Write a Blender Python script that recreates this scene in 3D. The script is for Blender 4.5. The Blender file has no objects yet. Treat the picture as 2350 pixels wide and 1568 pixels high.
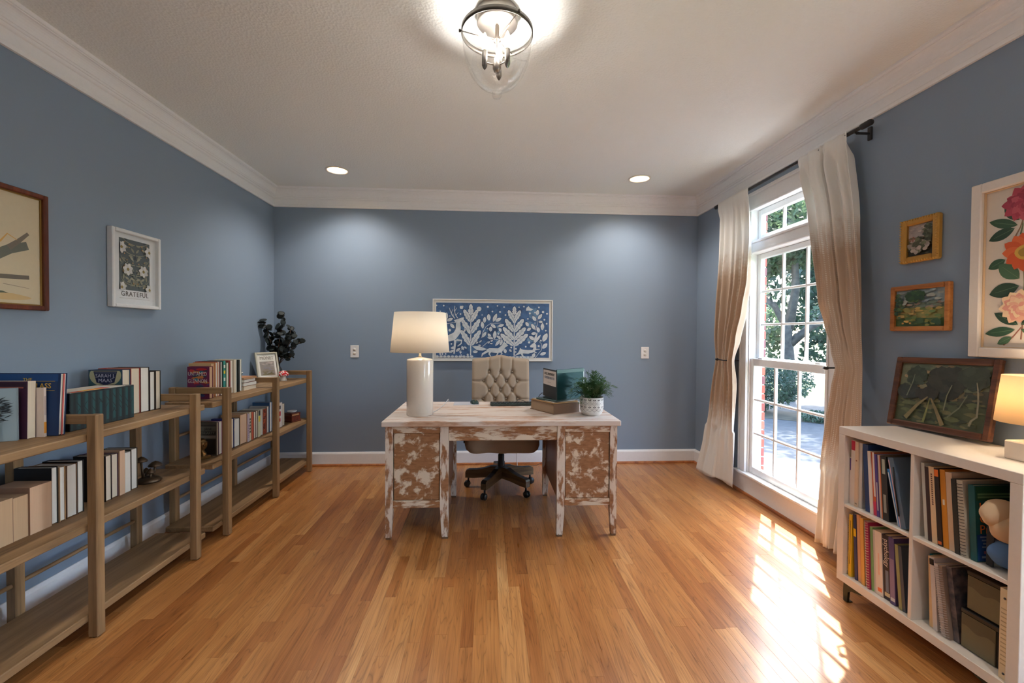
import bpy, bmesh, math, random
import numpy as np
from mathutils import Vector, Matrix
random.seed(7); np.random.seed(7)
S = bpy.context.scene
COL = S.collection
PI = math.pi

# ------------------------------------------------------------------ camera
cam = bpy.data.objects.new('camera', bpy.data.cameras.new('camera'))
COL.objects.link(cam)
cam.data.sensor_fit = 'HORIZONTAL'; cam.data.sensor_width = 36.0
cam.data.lens = 36.0*1007.677/2350.0
cam.data.clip_start = 0.02; cam.data.clip_end = 300
def cam_axes(yaw, pitch, roll):
    fwd = Vector((math.sin(yaw), math.cos(yaw), 0)); right = Vector((math.cos(yaw), -math.sin(yaw), 0)); up = Vector((0, 0, 1))
    f2 = fwd*math.cos(pitch)+up*math.sin(pitch); u2 = up*math.cos(pitch)-fwd*math.sin(pitch)
    return right*math.cos(roll)+u2*math.sin(roll), u2*math.cos(roll)-right*math.sin(roll), f2
r_, u_, f_ = cam_axes(0.05619, -0.01673, 0.00662)
cam.matrix_world = Matrix(((r_.x, u_.x, -f_.x, 0), (r_.y, u_.y, -f_.y, 0), (r_.z, u_.z, -f_.z, 1.33), (0, 0, 0, 1)))
S.camera = cam

# ------------------------------------------------------------------ light and exposure
S.view_settings.view_transform = 'Standard'; S.view_settings.look = 'None'
S.view_settings.gamma = 1.0; S.view_settings.use_curve_mapping = False
S.view_settings.exposure = 0.4
SUN_DIR = Vector((-0.49, -0.71, -1.0)).normalized()
w = bpy.data.worlds.new('sky'); S.world = w; w.use_nodes = True
nt = w.node_tree; nt.nodes.clear()
sky = nt.nodes.new('ShaderNodeTexSky'); sky.sky_type = 'NISHITA'; sky.sun_disc = False
sky.sun_elevation = math.radians(49); sky.sun_rotation = math.atan2(0.49, 0.71)
sky.air_density = 1.0; sky.dust_density = 2.0
bg = nt.nodes.new('ShaderNodeBackground'); bg.inputs['Strength'].default_value = 2.4
wo = nt.nodes.new('ShaderNodeOutputWorld')
nt.links.new(sky.outputs[0], bg.inputs[0]); nt.links.new(bg.outputs[0], wo.inputs[0])
sun = bpy.data.objects.new('sun', bpy.data.lights.new('sun', 'SUN')); COL.objects.link(sun)
sun.data.energy = 18.0; sun.data.angle = math.radians(0.55); sun.data.color = (1.0, 0.95, 0.86)
sun.rotation_euler = SUN_DIR.to_track_quat('-Z', 'Y').to_euler(); sun.location = (6, 9, 9)
CAN_POWER, FIXTURE_POWER, DESK_LAMP_POWER, SHELF_LAMP_POWER = 70.0, 13.5, 3.2, 3.6

# ------------------------------------------------------------------ room numbers (metres)
XL, XR, YB, YN, ZC = -2.109, 2.184, 4.473, -0.45, 2.755
ZCR = 2.568                      # lower edge of the crown moulding

# ------------------------------------------------------------------ materials
_mats = {}
def srgb(r, g, b):
    f = lambda c: (c/255/12.92) if c/255 <= 0.04045 else ((c/255+0.055)/1.055)**2.4
    return (f(r), f(g), f(b), 1.0)
def new_mat(name):
    m = bpy.data.materials.new(name); m.use_nodes = True
    n = m.node_tree.nodes; b = n['Principled BSDF']
    return m, m.node_tree, b
def plain(rgb, rough=0.6, metal=0.0, name=None, spec=0.5, coat=0.0):
    key = (tuple(rgb), rough, metal, spec, coat)
    if key in _mats: return _mats[key]
    m, t, b = new_mat(name or 'paint_%d_%d_%d' % tuple(rgb))
    b.inputs['Base Color'].default_value = srgb(*rgb); b.inputs['Roughness'].default_value = rough
    b.inputs['Metallic'].default_value = metal; b.inputs['Specular IOR Level'].default_value = spec
    b.inputs['Coat Weight'].default_value = coat
    # a trace of surface grain so nothing is perfectly flat
    tc = t.nodes.new('ShaderNodeTexCoord'); nz = t.nodes.new('ShaderNodeTexNoise'); nz.inputs['Scale'].default_value = 60
    mx = t.nodes.new('ShaderNodeMix'); mx.data_type = 'RGBA'; mx.blend_type = 'MULTIPLY'; mx.inputs[0].default_value = 0.12
    mx.inputs[6].default_value = srgb(*rgb)
    t.links.new(tc.outputs['Object'], nz.inputs['Vector']); t.links.new(nz.outputs['Fac'], mx.inputs[7]); 
    rmp = t.nodes.new('ShaderNodeMapRange'); rmp.inputs[3].default_value = 0.75; rmp.inputs[4].default_value = 1.3
    t.links.new(nz.outputs['Fac'], rmp.inputs[0]); t.links.new(rmp.outputs[0], mx.inputs[7])
    t.links.new(mx.outputs[2], b.inputs['Base Color'])
    _mats[key] = m; return m
def nodes(t, *kinds): return [t.nodes.new('ShaderNode'+k) for k in kinds]
def ramp(t, stops):
    r = t.nodes.new('ShaderNodeValToRGB'); e = r.color_ramp.elements
    while len(e) < len(stops): e.new(0.5)
    for i, (p, c) in enumerate(stops): e[i].position = p; e[i].color = c
    return r
def emit(rgb, strength, name):
    m, t, b = new_mat(name); b.inputs['Base Color'].default_value = srgb(*rgb)
    b.inputs['Emission Color'].default_value = srgb(*rgb); b.inputs['Emission Strength'].default_value = strength
    return m
def wall_mat():
    m, t, b = new_mat('blue_wall_paint')
    tc, nz, bp = nodes(t, 'TexCoord', 'TexNoise', 'Bump')
    nz.inputs['Scale'].default_value = 220; nz.inputs['Detail'].default_value = 3
    bp.inputs['Strength'].default_value = 0.06; bp.inputs['Distance'].default_value = 0.004
    t.links.new(tc.outputs['Object'], nz.inputs['Vector']); t.links.new(nz.outputs['Fac'], bp.inputs['Height']); t.links.new(bp.outputs[0], b.inputs['Normal'])
    b.inputs['Base Color'].default_value = srgb(134, 150, 168); b.inputs['Roughness'].default_value = 0.55
    b.inputs['Specular IOR Level'].default_value = 0.35
    return m
def ceiling_mat():
    m, t, b = new_mat('textured_ceiling_paint')
    tc, nz, nz2, bp, ad = nodes(t, 'TexCoord', 'TexNoise', 'TexVoronoi', 'Bump', 'Math')
    nz.inputs['Scale'].default_value = 90; nz.inputs['Detail'].default_value = 4; nz2.inputs['Scale'].default_value = 75
    ad.operation = 'ADD'
    bp.inputs['Strength'].default_value = 0.3; bp.inputs['Distance'].default_value = 0.005
    for n in (nz, nz2): t.links.new(tc.outputs['Object'], n.inputs['Vector'])
    t.links.new(nz.outputs['Fac'], ad.inputs[0]); t.links.new(nz2.outputs['Distance'], ad.inputs[1])
    t.links.new(ad.outputs[0], bp.inputs['Height']); t.links.new(bp.outputs[0], b.inputs['Normal'])
    b.inputs['Base Color'].default_value = srgb(238, 240, 236); b.inputs['Roughness'].default_value = 0.9
    return m
def wood_mat(name, c_dark, c_mid, c_light, rough=0.35, axis='Y', scale=1.0, coat=0.0, tone=False, sheen=0.0):
    """streaky plank wood; grain runs along the given object axis"""
    m, t, b = new_mat(name)
    tc, mp, nz, nz2, wv = nodes(t, 'TexCoord', 'Mapping', 'TexNoise', 'TexNoise', 'TexWave')
    st = {'X': (0.9, 14, 14), 'Y': (14, 0.9, 14), 'Z': (14, 14, 0.9)}[axis]
    mp.inputs['Scale'].default_value = [s*scale for s in st]
    t.links.new(tc.outputs['Object'], mp.inputs['Vector'])
    nz.inputs['Scale'].default_value = 1.0; nz.inputs['Detail'].default_value = 5; nz.inputs['Distortion'].default_value = 0.8
    nz2.inputs['Scale'].default_value = 6.0; nz2.inputs['Detail'].default_value = 3
    t.links.new(mp.outputs[0], nz.inputs['Vector']); t.links.new(mp.outputs[0], nz2.inputs['Vector'])
    a = nodes(t, 'Math')[0]; a.operation = 'MULTIPLY_ADD'; a.inputs[1].default_value = 0.35
    t.links.new(nz2.outputs['Fac'], a.inputs[0]); t.links.new(nz.outputs['Fac'], a.inputs[2])
    r = ramp(t, [(0.42, c_dark), (0.62, c_mid), (0.85, c_light)])
    t.links.new(a.outputs[0], r.inputs[0]); t.links.new(r.outputs[0], b.inputs['Base Color'])
    bp = nodes(t, 'Bump')[0]; bp.inputs['Strength'].default_value = 0.12; bp.inputs['Distance'].default_value = 0.002
    t.links.new(a.outputs[0], bp.inputs['Height']); t.links.new(bp.outputs[0], b.inputs['Normal'])
    b.inputs['Roughness'].default_value = rough; b.inputs['Coat Weight'].default_value = coat
    return m
def floor_mat():
    """red oak strip: tone per plank from the attribute 'tone', cathedral grain from UV in metres"""
    m, t, b = new_mat('oak_floor')
    at, uv, mp, nz, mp2, wv, nz3 = nodes(t, 'Attribute', 'UVMap', 'Mapping', 'TexNoise', 'Mapping', 'TexWave', 'TexNoise')
    at.attribute_name = 'tone'; uv.uv_map = 'UVMap'
    mp.inputs['Scale'].default_value = (60, 2.2, 1); mp2.inputs['Scale'].default_value = (17, 1.15, 1)
    t.links.new(uv.outputs[0], mp.inputs['Vector']); t.links.new(uv.outputs[0], mp2.inputs['Vector'])
    nz.inputs['Scale'].default_value = 1.6; nz.inputs['Detail'].default_value = 5; nz.inputs['Distortion'].default_value = 0.5
    t.links.new(mp.outputs[0], nz.inputs['Vector'])
    nz3.inputs['Scale'].default_value = 1.0; nz3.inputs['Detail'].default_value = 1.5; nz3.inputs['Distortion'].default_value = 1.2
    t.links.new(mp2.outputs[0], nz3.inputs['Vector'])
    # growth-ring lines: contour lines of a smooth noise
    mul, sn, ab, pw = nodes(t, 'Math', 'Math', 'Math', 'Math')
    mul.operation = 'MULTIPLY'; mul.inputs[1].default_value = 30; sn.operation = 'SINE'; ab.operation = 'ABSOLUTE'; pw.operation = 'POWER'; pw.inputs[1].default_value = 0.6
    t.links.new(nz3.outputs['Fac'], mul.inputs[0]); t.links.new(mul.outputs[0], sn.inputs[0]); t.links.new(sn.outputs[0], ab.inputs[0]); t.links.new(ab.outputs[0], pw.inputs[0])
    base = ramp(t, [(0.0, srgb(134, 80, 38)), (0.28, srgb(162, 102, 52)), (0.6, srgb(182, 124, 68)), (0.85, srgb(198, 143, 86)), (1.0, srgb(212, 166, 108))])
    lf, mp3, lfm = nodes(t, 'TexNoise', 'Mapping', 'Math'); mp3.inputs['Scale'].default_value = (9, 1.6, 1); lf.inputs['Scale'].default_value = 1.0; lf.inputs['Detail'].default_value = 2
    t.links.new(uv.outputs[0], mp3.inputs['Vector']); t.links.new(mp3.outputs[0], lf.inputs['Vector'])
    lfm.operation = 'MULTIPLY_ADD'; lfm.inputs[1].default_value = 0.7; t.links.new(lf.outputs['Fac'], lfm.inputs[0])
    lfs = nodes(t, 'Math')[0]; lfs.operation = 'SUBTRACT'; lfs.inputs[1].default_value = 0.35; t.links.new(at.outputs['Fac'], lfs.inputs[0]); t.links.new(lfs.outputs[0], lfm.inputs[2])
    t.links.new(lfm.outputs[0], base.inputs[0])
    d1 = ramp(t, [(0.0, (0.42, 0.38, 0.36, 1)), (0.36, (0.84, 0.82, 0.80, 1)), (0.7, (1.0, 1.0, 1.0, 1)), (1.0, (1.05, 1.05, 1.04, 1))])
    t.links.new(pw.outputs[0], d1.inputs[0])
    d2 = ramp(t, [(0.25, (0.66, 0.62, 0.58, 1)), (0.55, (1, 1, 1, 1)), (0.8, (1.12, 1.12, 1.1, 1))])
    t.links.new(nz.outputs['Fac'], d2.inputs[0])
    m1, m2 = nodes(t, 'Mix', 'Mix')
    for x in (m1, m2): x.data_type = 'RGBA'; x.blend_type = 'MULTIPLY'
    m1.inputs[0].default_value = 0.75; m2.inputs[0].default_value = 0.8
    t.links.new(base.outputs[0], m1.inputs[6]); t.links.new(d1.outputs[0], m1.inputs[7])
    t.links.new(m1.outputs[2], m2.inputs[6]); t.links.new(d2.outputs[0], m2.inputs[7]); t.links.new(m2.outputs[2], b.inputs['Base Color'])
    rr = nodes(t, 'MapRange')[0]; rr.inputs[3].default_value = 0.24; rr.inputs[4].default_value = 0.36
    t.links.new(nz.outputs['Fac'], rr.inputs[0]); t.links.new(rr.outputs[0], b.inputs['Roughness'])
    b.inputs['Coat Weight'].default_value = 0.15; b.inputs['Coat Roughness'].default_value = 0.12; b.inputs['Specular IOR Level'].default_value = 0.42
    bp = nodes(t, 'Bump')[0]; bp.inputs['Strength'].default_value = 0.05; bp.inputs['Distance'].default_value = 0.002
    t.links.new(nz.outputs['Fac'], bp.inputs['Height']); t.links.new(bp.outputs[0], b.inputs['Normal'])
    return m
def distressed_mat(name, amount, axis_scale, paint=(226, 214, 200), w1=(150, 96, 60), w2=(188, 132, 90)):
    """brown wood with worn, patchy white paint; amount = how much paint is left"""
    m, t, b = new_mat(name)
    tc, mp, nz, mp2, g, mx = nodes(t, 'TexCoord', 'Mapping', 'TexNoise', 'Mapping', 'TexNoise', 'Mix')
    mp.inputs['Scale'].default_value = axis_scale; t.links.new(tc.outputs['Object'], mp.inputs['Vector'])
    nz.inputs['Scale'].default_value = 1.0; nz.inputs['Detail'].default_value = 9; nz.inputs['Roughness'].default_value = 0.62; nz.inputs['Distortion'].default_value = 0.25
    t.links.new(mp.outputs[0], nz.inputs['Vector'])
    mp2.inputs['Scale'].default_value = (18, 18, 60); t.links.new(tc.outputs['Object'], mp2.inputs['Vector'])
    g.inputs['Scale'].default_value = 1.2; g.inputs['Detail'].default_value = 5; t.links.new(mp2.outputs[0], g.inputs['Vector'])
    wr = ramp(t, [(0.3, srgb(*w1)), (0.7, srgb(*w2))]); t.links.new(g.outputs['Fac'], wr.inputs[0])
    k = 0.5-amount
    pr = ramp(t, [(0.48+k, (0, 0, 0, 1)), (0.56+k, (1, 1, 1, 1))]); t.links.new(nz.outputs['Fac'], pr.inputs[0])
    mx.data_type = 'RGBA'; t.links.new(pr.outputs[0], mx.inputs[0]); t.links.new(wr.outputs[0], mx.inputs[6]); mx.inputs[7].default_value = srgb(*paint)
    t.links.new(mx.outputs[2], b.inputs['Base Color']); b.inputs['Roughness'].default_value = 0.55
    bp = nodes(t, 'Bump')[0]; bp.inputs['Strength'].default_value = 0.25; bp.inputs['Distance'].default_value = 0.002
    t.links.new(pr.outputs[0], bp.inputs['Height']); t.links.new(bp.outputs[0], b.inputs['Normal'])
    return m
def glass_mat(name, tint=(1, 1, 1, 1), gloss=0.06, rim=0.0):
    m = bpy.data.materials.new(name); m.use_nodes = True; t = m.node_tree; t.nodes.clear()
    tr, gl, mx, out, lw = nodes(t, 'BsdfTransparent', 'BsdfGlossy', 'MixShader', 'OutputMaterial', 'LayerWeight')
    tr.inputs[0].default_value = tint; gl.inputs['Roughness'].default_value = 0.03; lw.inputs[0].default_value = 0.25
    mr = nodes(t, 'MapRange')[0]; mr.inputs[3].default_value = gloss; mr.inputs[4].default_value = gloss+rim
    t.links.new(lw.outputs['Facing'], mr.inputs[0]); t.links.new(mr.outputs[0], mx.inputs[0])
    t.links.new(tr.outputs[0], mx.inputs[1]); t.links.new(gl.outputs[0], mx.inputs[2]); t.links.new(mx.outputs[0], out.inputs[0])
    return m
def cloth_mat(name, rgb, trans=0.35, weave=400):
    m = bpy.data.materials.new(name); m.use_nodes = True; t = m.node_tree; b = t.nodes['Principled BSDF']; out = t.nodes['Material Output']
    b.inputs['Base Color'].default_value = srgb(*rgb); b.inputs['Roughness'].default_value = 0.9; b.inputs['Specular IOR Level'].default_value = 0.15
    tl, mx, tc, nz, bp = nodes(t, 'BsdfTranslucent', 'MixShader', 'TexCoord', 'TexNoise', 'Bump')
    tl.inputs[0].default_value = srgb(*rgb); mx.inputs[0].default_value = trans
    nz.inputs['Scale'].default_value = weave; t.links.new(tc.outputs['Object'], nz.inputs['Vector'])
    bp.inputs['Strength'].default_value = 0.1; bp.inputs['Distance'].default_value = 0.001
    t.links.new(nz.outputs['Fac'], bp.inputs['Height']); t.links.new(bp.outputs[0], b.inputs['Normal'])
    t.links.new(b.outputs[0], mx.inputs[1]); t.links.new(tl.outputs[0], mx.inputs[2]); t.links.new(mx.outputs[0], out.inputs[0])
    return m
def curtain_mat():
    """off-white cloth, worn tan block print between knee height and the top fold"""
    m = bpy.data.materials.new('printed_curtain_cloth'); m.use_nodes = True; t = m.node_tree; b = t.nodes['Principled BSDF']; out = t.nodes['Material Output']
    tc, uv, sx, nz, nz2 = nodes(t, 'TexCoord', 'UVMap', 'SeparateXYZ', 'TexNoise', 'TexNoise')
    uv.uv_map = 'UVMap'; t.links.new(uv.outputs[0], sx.inputs[0])      # u = metres across the cloth, v = height in metres
    band = ramp(t, [(0.0, (0, 0, 0, 1)), (0.16, (0, 0, 0, 1)), (0.31, (1, 1, 1, 1)), (0.70, (1, 1, 1, 1)), (0.87, (0, 0, 0, 1))])
    mr = nodes(t, 'MapRange')[0]; mr.inputs[1].default_value = 0; mr.inputs[2].default_value = 2.52
    t.links.new(sx.outputs['Y'], mr.inputs[0]); t.links.new(mr.outputs[0], band.inputs[0])
    mp = nodes(t, 'Mapping')[0]; mp.inputs['Scale'].default_value = (26, 7, 1); t.links.new(uv.outputs[0], mp.inputs['Vector'])
    nz.inputs['Scale'].default_value = 1.0; nz.inputs['Detail'].default_value = 8; nz.inputs['Roughness'].default_value = 0.7; t.links.new(mp.outputs[0], nz.inputs['Vector'])
    # woven columns of small stitches: narrow columns of uneven strength, broken into short ticks
    cu, fl, wn, tk, ts, cs = nodes(t, 'Math', 'Math', 'TexWhiteNoise', 'Math', 'Math', 'Math')
    cu.operation = 'MULTIPLY'; cu.inputs[1].default_value = 1/0.016; fl.operation = 'FLOOR'; wn.noise_dimensions = '1D'
    t.links.new(sx.outputs['X'], cu.inputs[0]); t.links.new(cu.outputs[0], fl.inputs[0]); t.links.new(fl.outputs[0], wn.inputs['W'])
    fr2, pp = nodes(t, 'Math', 'Math'); fr2.operation = 'FRACT'; pp.operation = 'PINGPONG'; pp.inputs[1].default_value = 0.5
    t.links.new(cu.outputs[0], fr2.inputs[0]); t.links.new(fr2.outputs[0], pp.inputs[0])
    colm = nodes(t, 'MapRange')[0]; colm.inputs[1].default_value = 0.10; colm.inputs[2].default_value = 0.28; t.links.new(pp.outputs[0], colm.inputs[0])
    tk.operation = 'MULTIPLY'; tk.inputs[1].default_value = 2*PI/0.0115; ts.operation = 'SINE'; t.links.new(sx.outputs['Y'], tk.inputs[0]); t.links.new(tk.outputs[0], ts.inputs[0])
    tick = nodes(t, 'MapRange')[0]; tick.inputs[1].default_value = -0.5; tick.inputs[2].default_value = 0.3; t.links.new(ts.outputs[0], tick.inputs[0])
    wp, k1, k2 = nodes(t, 'Math', 'Math', 'Math'); wp.operation = 'POWER'; wp.inputs[1].default_value = 1.6; k1.operation = k2.operation = 'MULTIPLY'
    t.links.new(wn.outputs['Value'], wp.inputs[0]); t.links.new(wp.outputs[0], k1.inputs[0]); t.links.new(colm.outputs[0], k1.inputs[1]); t.links.new(k1.outputs[0], k2.inputs[0]); t.links.new(tick.outputs[0], k2.inputs[1])
    ad, sub, st = nodes(t, 'Math', 'Math', 'MapRange'); ad.operation = 'ADD'; sub.operation = 'SUBTRACT'
    t.links.new(nz.outputs['Fac'], ad.inputs[0]); t.links.new(band.outputs[0], ad.inputs[1])
    hv = nodes(t, 'Math')[0]; hv.operation = 'MULTIPLY'; hv.inputs[1].default_value = 0.55; t.links.new(k2.outputs[0], hv.inputs[0])
    t.links.new(ad.outputs[0], sub.inputs[0]); t.links.new(hv.outputs[0], sub.inputs[1])
    st.inputs[1].default_value = 0.82; st.inputs[2].default_value = 1.35; t.links.new(sub.outputs[0], st.inputs[0])
    mx = nodes(t, 'Mix')[0]; mx.data_type = 'RGBA'; mx.inputs[6].default_value = srgb(250, 248, 242); mx.inputs[7].default_value = srgb(208, 184, 160)
    t.links.new(st.outputs[0], mx.inputs[0]); t.links.new(mx.outputs[2], b.inputs['Base Color'])
    b.inputs['Roughness'].default_value = 0.95; b.inputs['Specular IOR Level'].default_value = 0.1
    tl, ms = nodes(t, 'BsdfTranslucent', 'MixShader'); t.links.new(mx.outputs[2], tl.inputs[0]); ms.inputs[0].default_value = 0.2
    t.links.new(b.outputs[0], ms.inputs[1]); t.links.new(tl.outputs[0], ms.inputs[2]); t.links.new(ms.outputs[0], out.inputs[0])
    return m
def print_mat(name='printed_paper', rough=0.6, wash=0.0):
    m, t, b = new_mat(name)
    at = nodes(t, 'Attribute')[0]; at.attribute_name = 'Col'
    tc, nz, mx = nodes(t, 'TexCoord', 'TexNoise', 'Mix'); nz.inputs['Scale'].default_value = 26; nz.inputs['Detail'].default_value = 5
    mx.data_type = 'RGBA'; mx.blend_type = 'OVERLAY'; mx.inputs[0].default_value = wash
    t.links.new(tc.outputs['Object'], nz.inputs['Vector']); t.links.new(at.outputs['Color'], mx.inputs[6]); t.links.new(nz.outputs['Fac'], mx.inputs[7])
    t.links.new(mx.outputs[2], b.inputs['Base Color']); b.inputs['Roughness'].default_value = rough
    return m
def leaf_mat(name, c1, c2, trans=0.4):
    m = bpy.data.materials.new(name); m.use_nodes = True; t = m.node_tree; b = t.nodes['Principled BSDF']; out = t.nodes['Material Output']
    tc, nz = nodes(t, 'TexCoord', 'TexNoise'); nz.inputs['Scale'].default_value = 3.0; nz.inputs['Detail'].default_value = 4
    t.links.new(tc.outputs['Object'], nz.inputs['Vector']); r = ramp(t, [(0.35, srgb(*c1)), (0.65, srgb(*c2))]); t.links.new(nz.outputs['Fac'], r.inputs[0])
    t.links.new(r.outputs[0], b.inputs['Base Color']); b.inputs['Roughness'].default_value = 0.55
    tl, ms = nodes(t, 'BsdfTranslucent', 'MixShader'); t.links.new(r.outputs[0], tl.inputs[0]); ms.inputs[0].default_value = trans
    t.links.new(b.outputs[0], ms.inputs[1]); t.links.new(tl.outputs[0], ms.inputs[2]); t.links.new(ms.outputs[0], out.inputs[0])
    return m
def mottled(name, c1, c2, scale, rough=0.9, detail=5):
    m, t, b = new_mat(name); tc, nz = nodes(t, 'TexCoord', 'TexNoise'); nz.inputs['Scale'].default_value = scale; nz.inputs['Detail'].default_value = detail
    t.links.new(tc.outputs['Object'], nz.inputs['Vector']); r = ramp(t, [(0.35, srgb(*c1)), (0.65, srgb(*c2))]); t.links.new(nz.outputs['Fac'], r.inputs[0])
    t.links.new(r.outputs[0], b.inputs['Base Color']); b.inputs['Roughness'].default_value = rough
    return m
WALL, CEIL, FLOOR = wall_mat(), ceiling_mat(), floor_mat()
TRIM = plain((240, 240, 240), 0.4, name='white_trim_paint')
VINYL = plain((238, 240, 240), 0.35, name='white_window_vinyl')
OAKTRIM = wood_mat('oak_shoe_moulding', srgb(120, 66, 30), srgb(158, 92, 46), srgb(180, 112, 60), 0.35)
SHELFWOOD = {a: wood_mat('drifted_oak_'+a.lower(), srgb(112, 86, 56), srgb(142, 110, 74), srgb(164, 130, 90), 0.55, axis=a, scale=1.2) for a in 'XYZ'}
BLACK = plain((26, 26, 28), 0.45, name='black_metal'); DARKPL = plain((30, 32, 32), 0.4, name='black_plastic')
PRINT = print_mat(); WASH = print_mat('watercolour_paper', 0.6, 0.65); OIL = print_mat('oil_paint', 0.45, 0.5)
GLASS = glass_mat('window_glass', gloss=0.04)

# ------------------------------------------------------------------ mesh helpers
class MB:
    def __init__(s): s.v = []; s.f = []; s.m = []; s.sm = []; s.col = []
    def add(s, vs, fs, mat=0, smooth=False, col=None):
        o = len(s.v); s.v += [tuple(v) for v in vs]
        for f in fs: s.f.append(tuple(i+o for i in f)); s.m.append(mat); s.sm.append(smooth); s.col.append(col)
        return o
    def box(s, x0, x1, y0, y1, z0, z1, mat=0, bev=0.0, M=None):
        x0, x1 = min(x0, x1), max(x0, x1); y0, y1 = min(y0, y1), max(y0, y1); z0, z1 = min(z0, z1), max(z0, z1)
        if bev <= 0:
            vs = [(x, y, z) for z in (z0, z1) for y in (y0, y1) for x in (x0, x1)]
            fs = [(0, 2, 3, 1), (4, 5, 7, 6), (0, 1, 5, 4), (2, 6, 7, 3), (0, 4, 6, 2), (1, 3, 7, 5)]
        else:
            b = min(bev, (x1-x0)*0.45, (y1-y0)*0.45, (z1-z0)*0.45); vs = []; idx = {}
            for sx in (0, 1):
                for sy in (0, 1):
                    for sz in (0, 1):
                        X, Y, Z = (x0, x1)[sx], (y0, y1)[sy], (z0, z1)[sz]; ix, iy, iz = X+(b, -b)[sx], Y+(b, -b)[sy], Z+(b, -b)[sz]
                        idx[sx, sy, sz] = len(vs); vs += [(X, iy, iz), (ix, Y, iz), (ix, iy, Z)]
            I = lambda a, k: idx[a]+k
            fs = []
            q = ((0, 0), (1, 0), (1, 1), (0, 1))
            for sgn in (0, 1):
                o = q if sgn else q[::-1]
                fs.append(tuple(I((sgn, a, b_), 0) for a, b_ in o)); fs.append(tuple(I((b_, sgn, a), 1) for a, b_ in o)); fs.append(tuple(I((a, b_, sgn), 2) for a, b_ in o))
            for a in (0, 1):
                for b_ in (0, 1):
                    e = [(I((a, b_, 0), 0), I((a, b_, 1), 0), I((a, b_, 1), 1), I((a, b_, 0), 1)), (I((a, 0, b_), 0), I((a, 1, b_), 0), I((a, 1, b_), 2), I((a, 0, b_), 2)), (I((0, a, b_), 1), I((1, a, b_), 1), I((1, a, b_), 2), I((0, a, b_), 2))]
                    fs += e
            for k in idx.values(): fs.append((k, k+1, k+2))
        if M is not None: vs = [tuple(M @ Vector(v)) for v in vs]
        s.add(vs, fs, mat)
        return s
    def lathe(s, prof, seg=24, c=(0, 0, 0), mat=0, smooth=True, M=None, caps=True):
        vs = []; fs = []; n = len(prof)
        for i in range(seg):
            a = 2*PI*i/seg; ca, sa = math.cos(a), math.sin(a)
            for r, z in prof: vs.append((c[0]+r*ca, c[1]+r*sa, c[2]+z))
        for i in range(seg):
            j = (i+1) % seg
            for k in range(n-1): fs.append((i*n+k, j*n+k, j*n+k+1, i*n+k+1))
        if M is not None: vs = [tuple(M @ Vector(v)) for v in vs]
        o = s.add(vs, fs, mat, smooth)
        for k, rev in ((0, True), (n-1, False)):
            if caps and prof[k][0] > 1e-5:
                ring = [o+i*n+k for i in range(seg)]; s.f.append(tuple(ring[::-1] if rev else ring)); s.m.append(mat); s.sm.append(False); s.col.append(None)
        return s
    def tube(s, pts, r, seg=8, mat=0, smooth=True, caps=True):
        P = [Vector(p) for p in pts]; n = len(P); rs = r if isinstance(r, (list, tuple)) else [r]*n
        T = [(P[min(i+1, n-1)]-P[max(i-1, 0)]).normalized() for i in range(n)]
        a = Vector((0, 0, 1)) if abs(T[0].z) < 0.9 else Vector((1, 0, 0)); N = T[0].cross(a).normalized(); vs = []
        for i in range(n):
            N = (N-T[i]*N.dot(T[i])).normalized(); B = T[i].cross(N)
            for k in range(seg):
                th = 2*PI*k/seg; vs.append(tuple(P[i]+(N*math.cos(th)+B*math.sin(th))*rs[i]))
        fs = [(i*seg+k, i*seg+(k+1) % seg, (i+1)*seg+(k+1) % seg, (i+1)*seg+k) for i in range(n-1) for k in range(seg)]
        o = s.add(vs, fs, mat, smooth)
        if caps:
            for ring in ([o+k for k in range(seg)][::-1], [o+(n-1)*seg+k for k in range(seg)]): s.f.append(tuple(ring)); s.m.append(mat); s.sm.append(False); s.col.append(None)
        return s
    def prism(s, poly, a0, a1, axis='Y', mat=0):
        """2-D outline extruded along an axis: X -> (y,z), Y -> (x,z), Z -> (x,y)"""
        mk = {'X': lambda p, a: (a, p[0], p[1]), 'Y': lambda p, a: (p[0], a, p[1]), 'Z': lambda p, a: (p[0], p[1], a)}[axis]
        n = len(poly); vs = [mk(p, a0) for p in poly]+[mk(p, a1) for p in poly]
        fs = [tuple(range(n))[::-1], tuple(range(n, 2*n))]+[(i, (i+1) % n, n+(i+1) % n, n+i) for i in range(n)]
        s.add(vs, fs, mat); return s
    def grid(s, fn, nu, nv, mat=0, smooth=True, closed_u=False):
        vs = [fn(i/nu, j/nv) for j in range(nv+1) for i in range(nu+1)]; w_ = nu+1
        s.add(vs, [(j*w_+i, j*w_+i+1, (j+1)*w_+i+1, (j+1)*w_+i) for j in range(nv) for i in range(nu)], mat, smooth); return s
    def mesh(s, name, mats, fix=True, uv=None):
        me = bpy.data.meshes.new(name); me.from_pydata(s.v, [], s.f)
        for m in (mats if isinstance(mats, (list, tuple)) else [mats]): me.materials.append(m)
        me.polygons.foreach_set('material_index', s.m); me.polygons.foreach_set('use_smooth', s.sm)
        if any(c is not None for c in s.col):
            ca = me.color_attributes.new('Col', 'FLOAT_COLOR', 'CORNER'); li = 0; data = []
            for f, c in zip(s.f, s.col): data += list(c or (1, 1, 1, 1))*len(f)
            ca.data.foreach_set('color', data)
        if fix:
            bm = bmesh.new(); bm.from_mesh(me); bmesh.ops.recalc_face_normals(bm, faces=bm.faces); bm.to_mesh(me); bm.free()
        me.update(); return me
    def build(s, name, mats, parent=None, loc=(0, 0, 0), rot=(0, 0, 0), fix=True):
        return put(name, s.mesh(name, mats, fix), parent, loc, rot)
def put(name, me, parent=None, loc=(0, 0, 0), rot=(0, 0, 0)):
    o = bpy.data.objects.new(name, me); COL.objects.link(o); o.parent = parent; o.location = loc; o.rotation_euler = rot; return o
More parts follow.
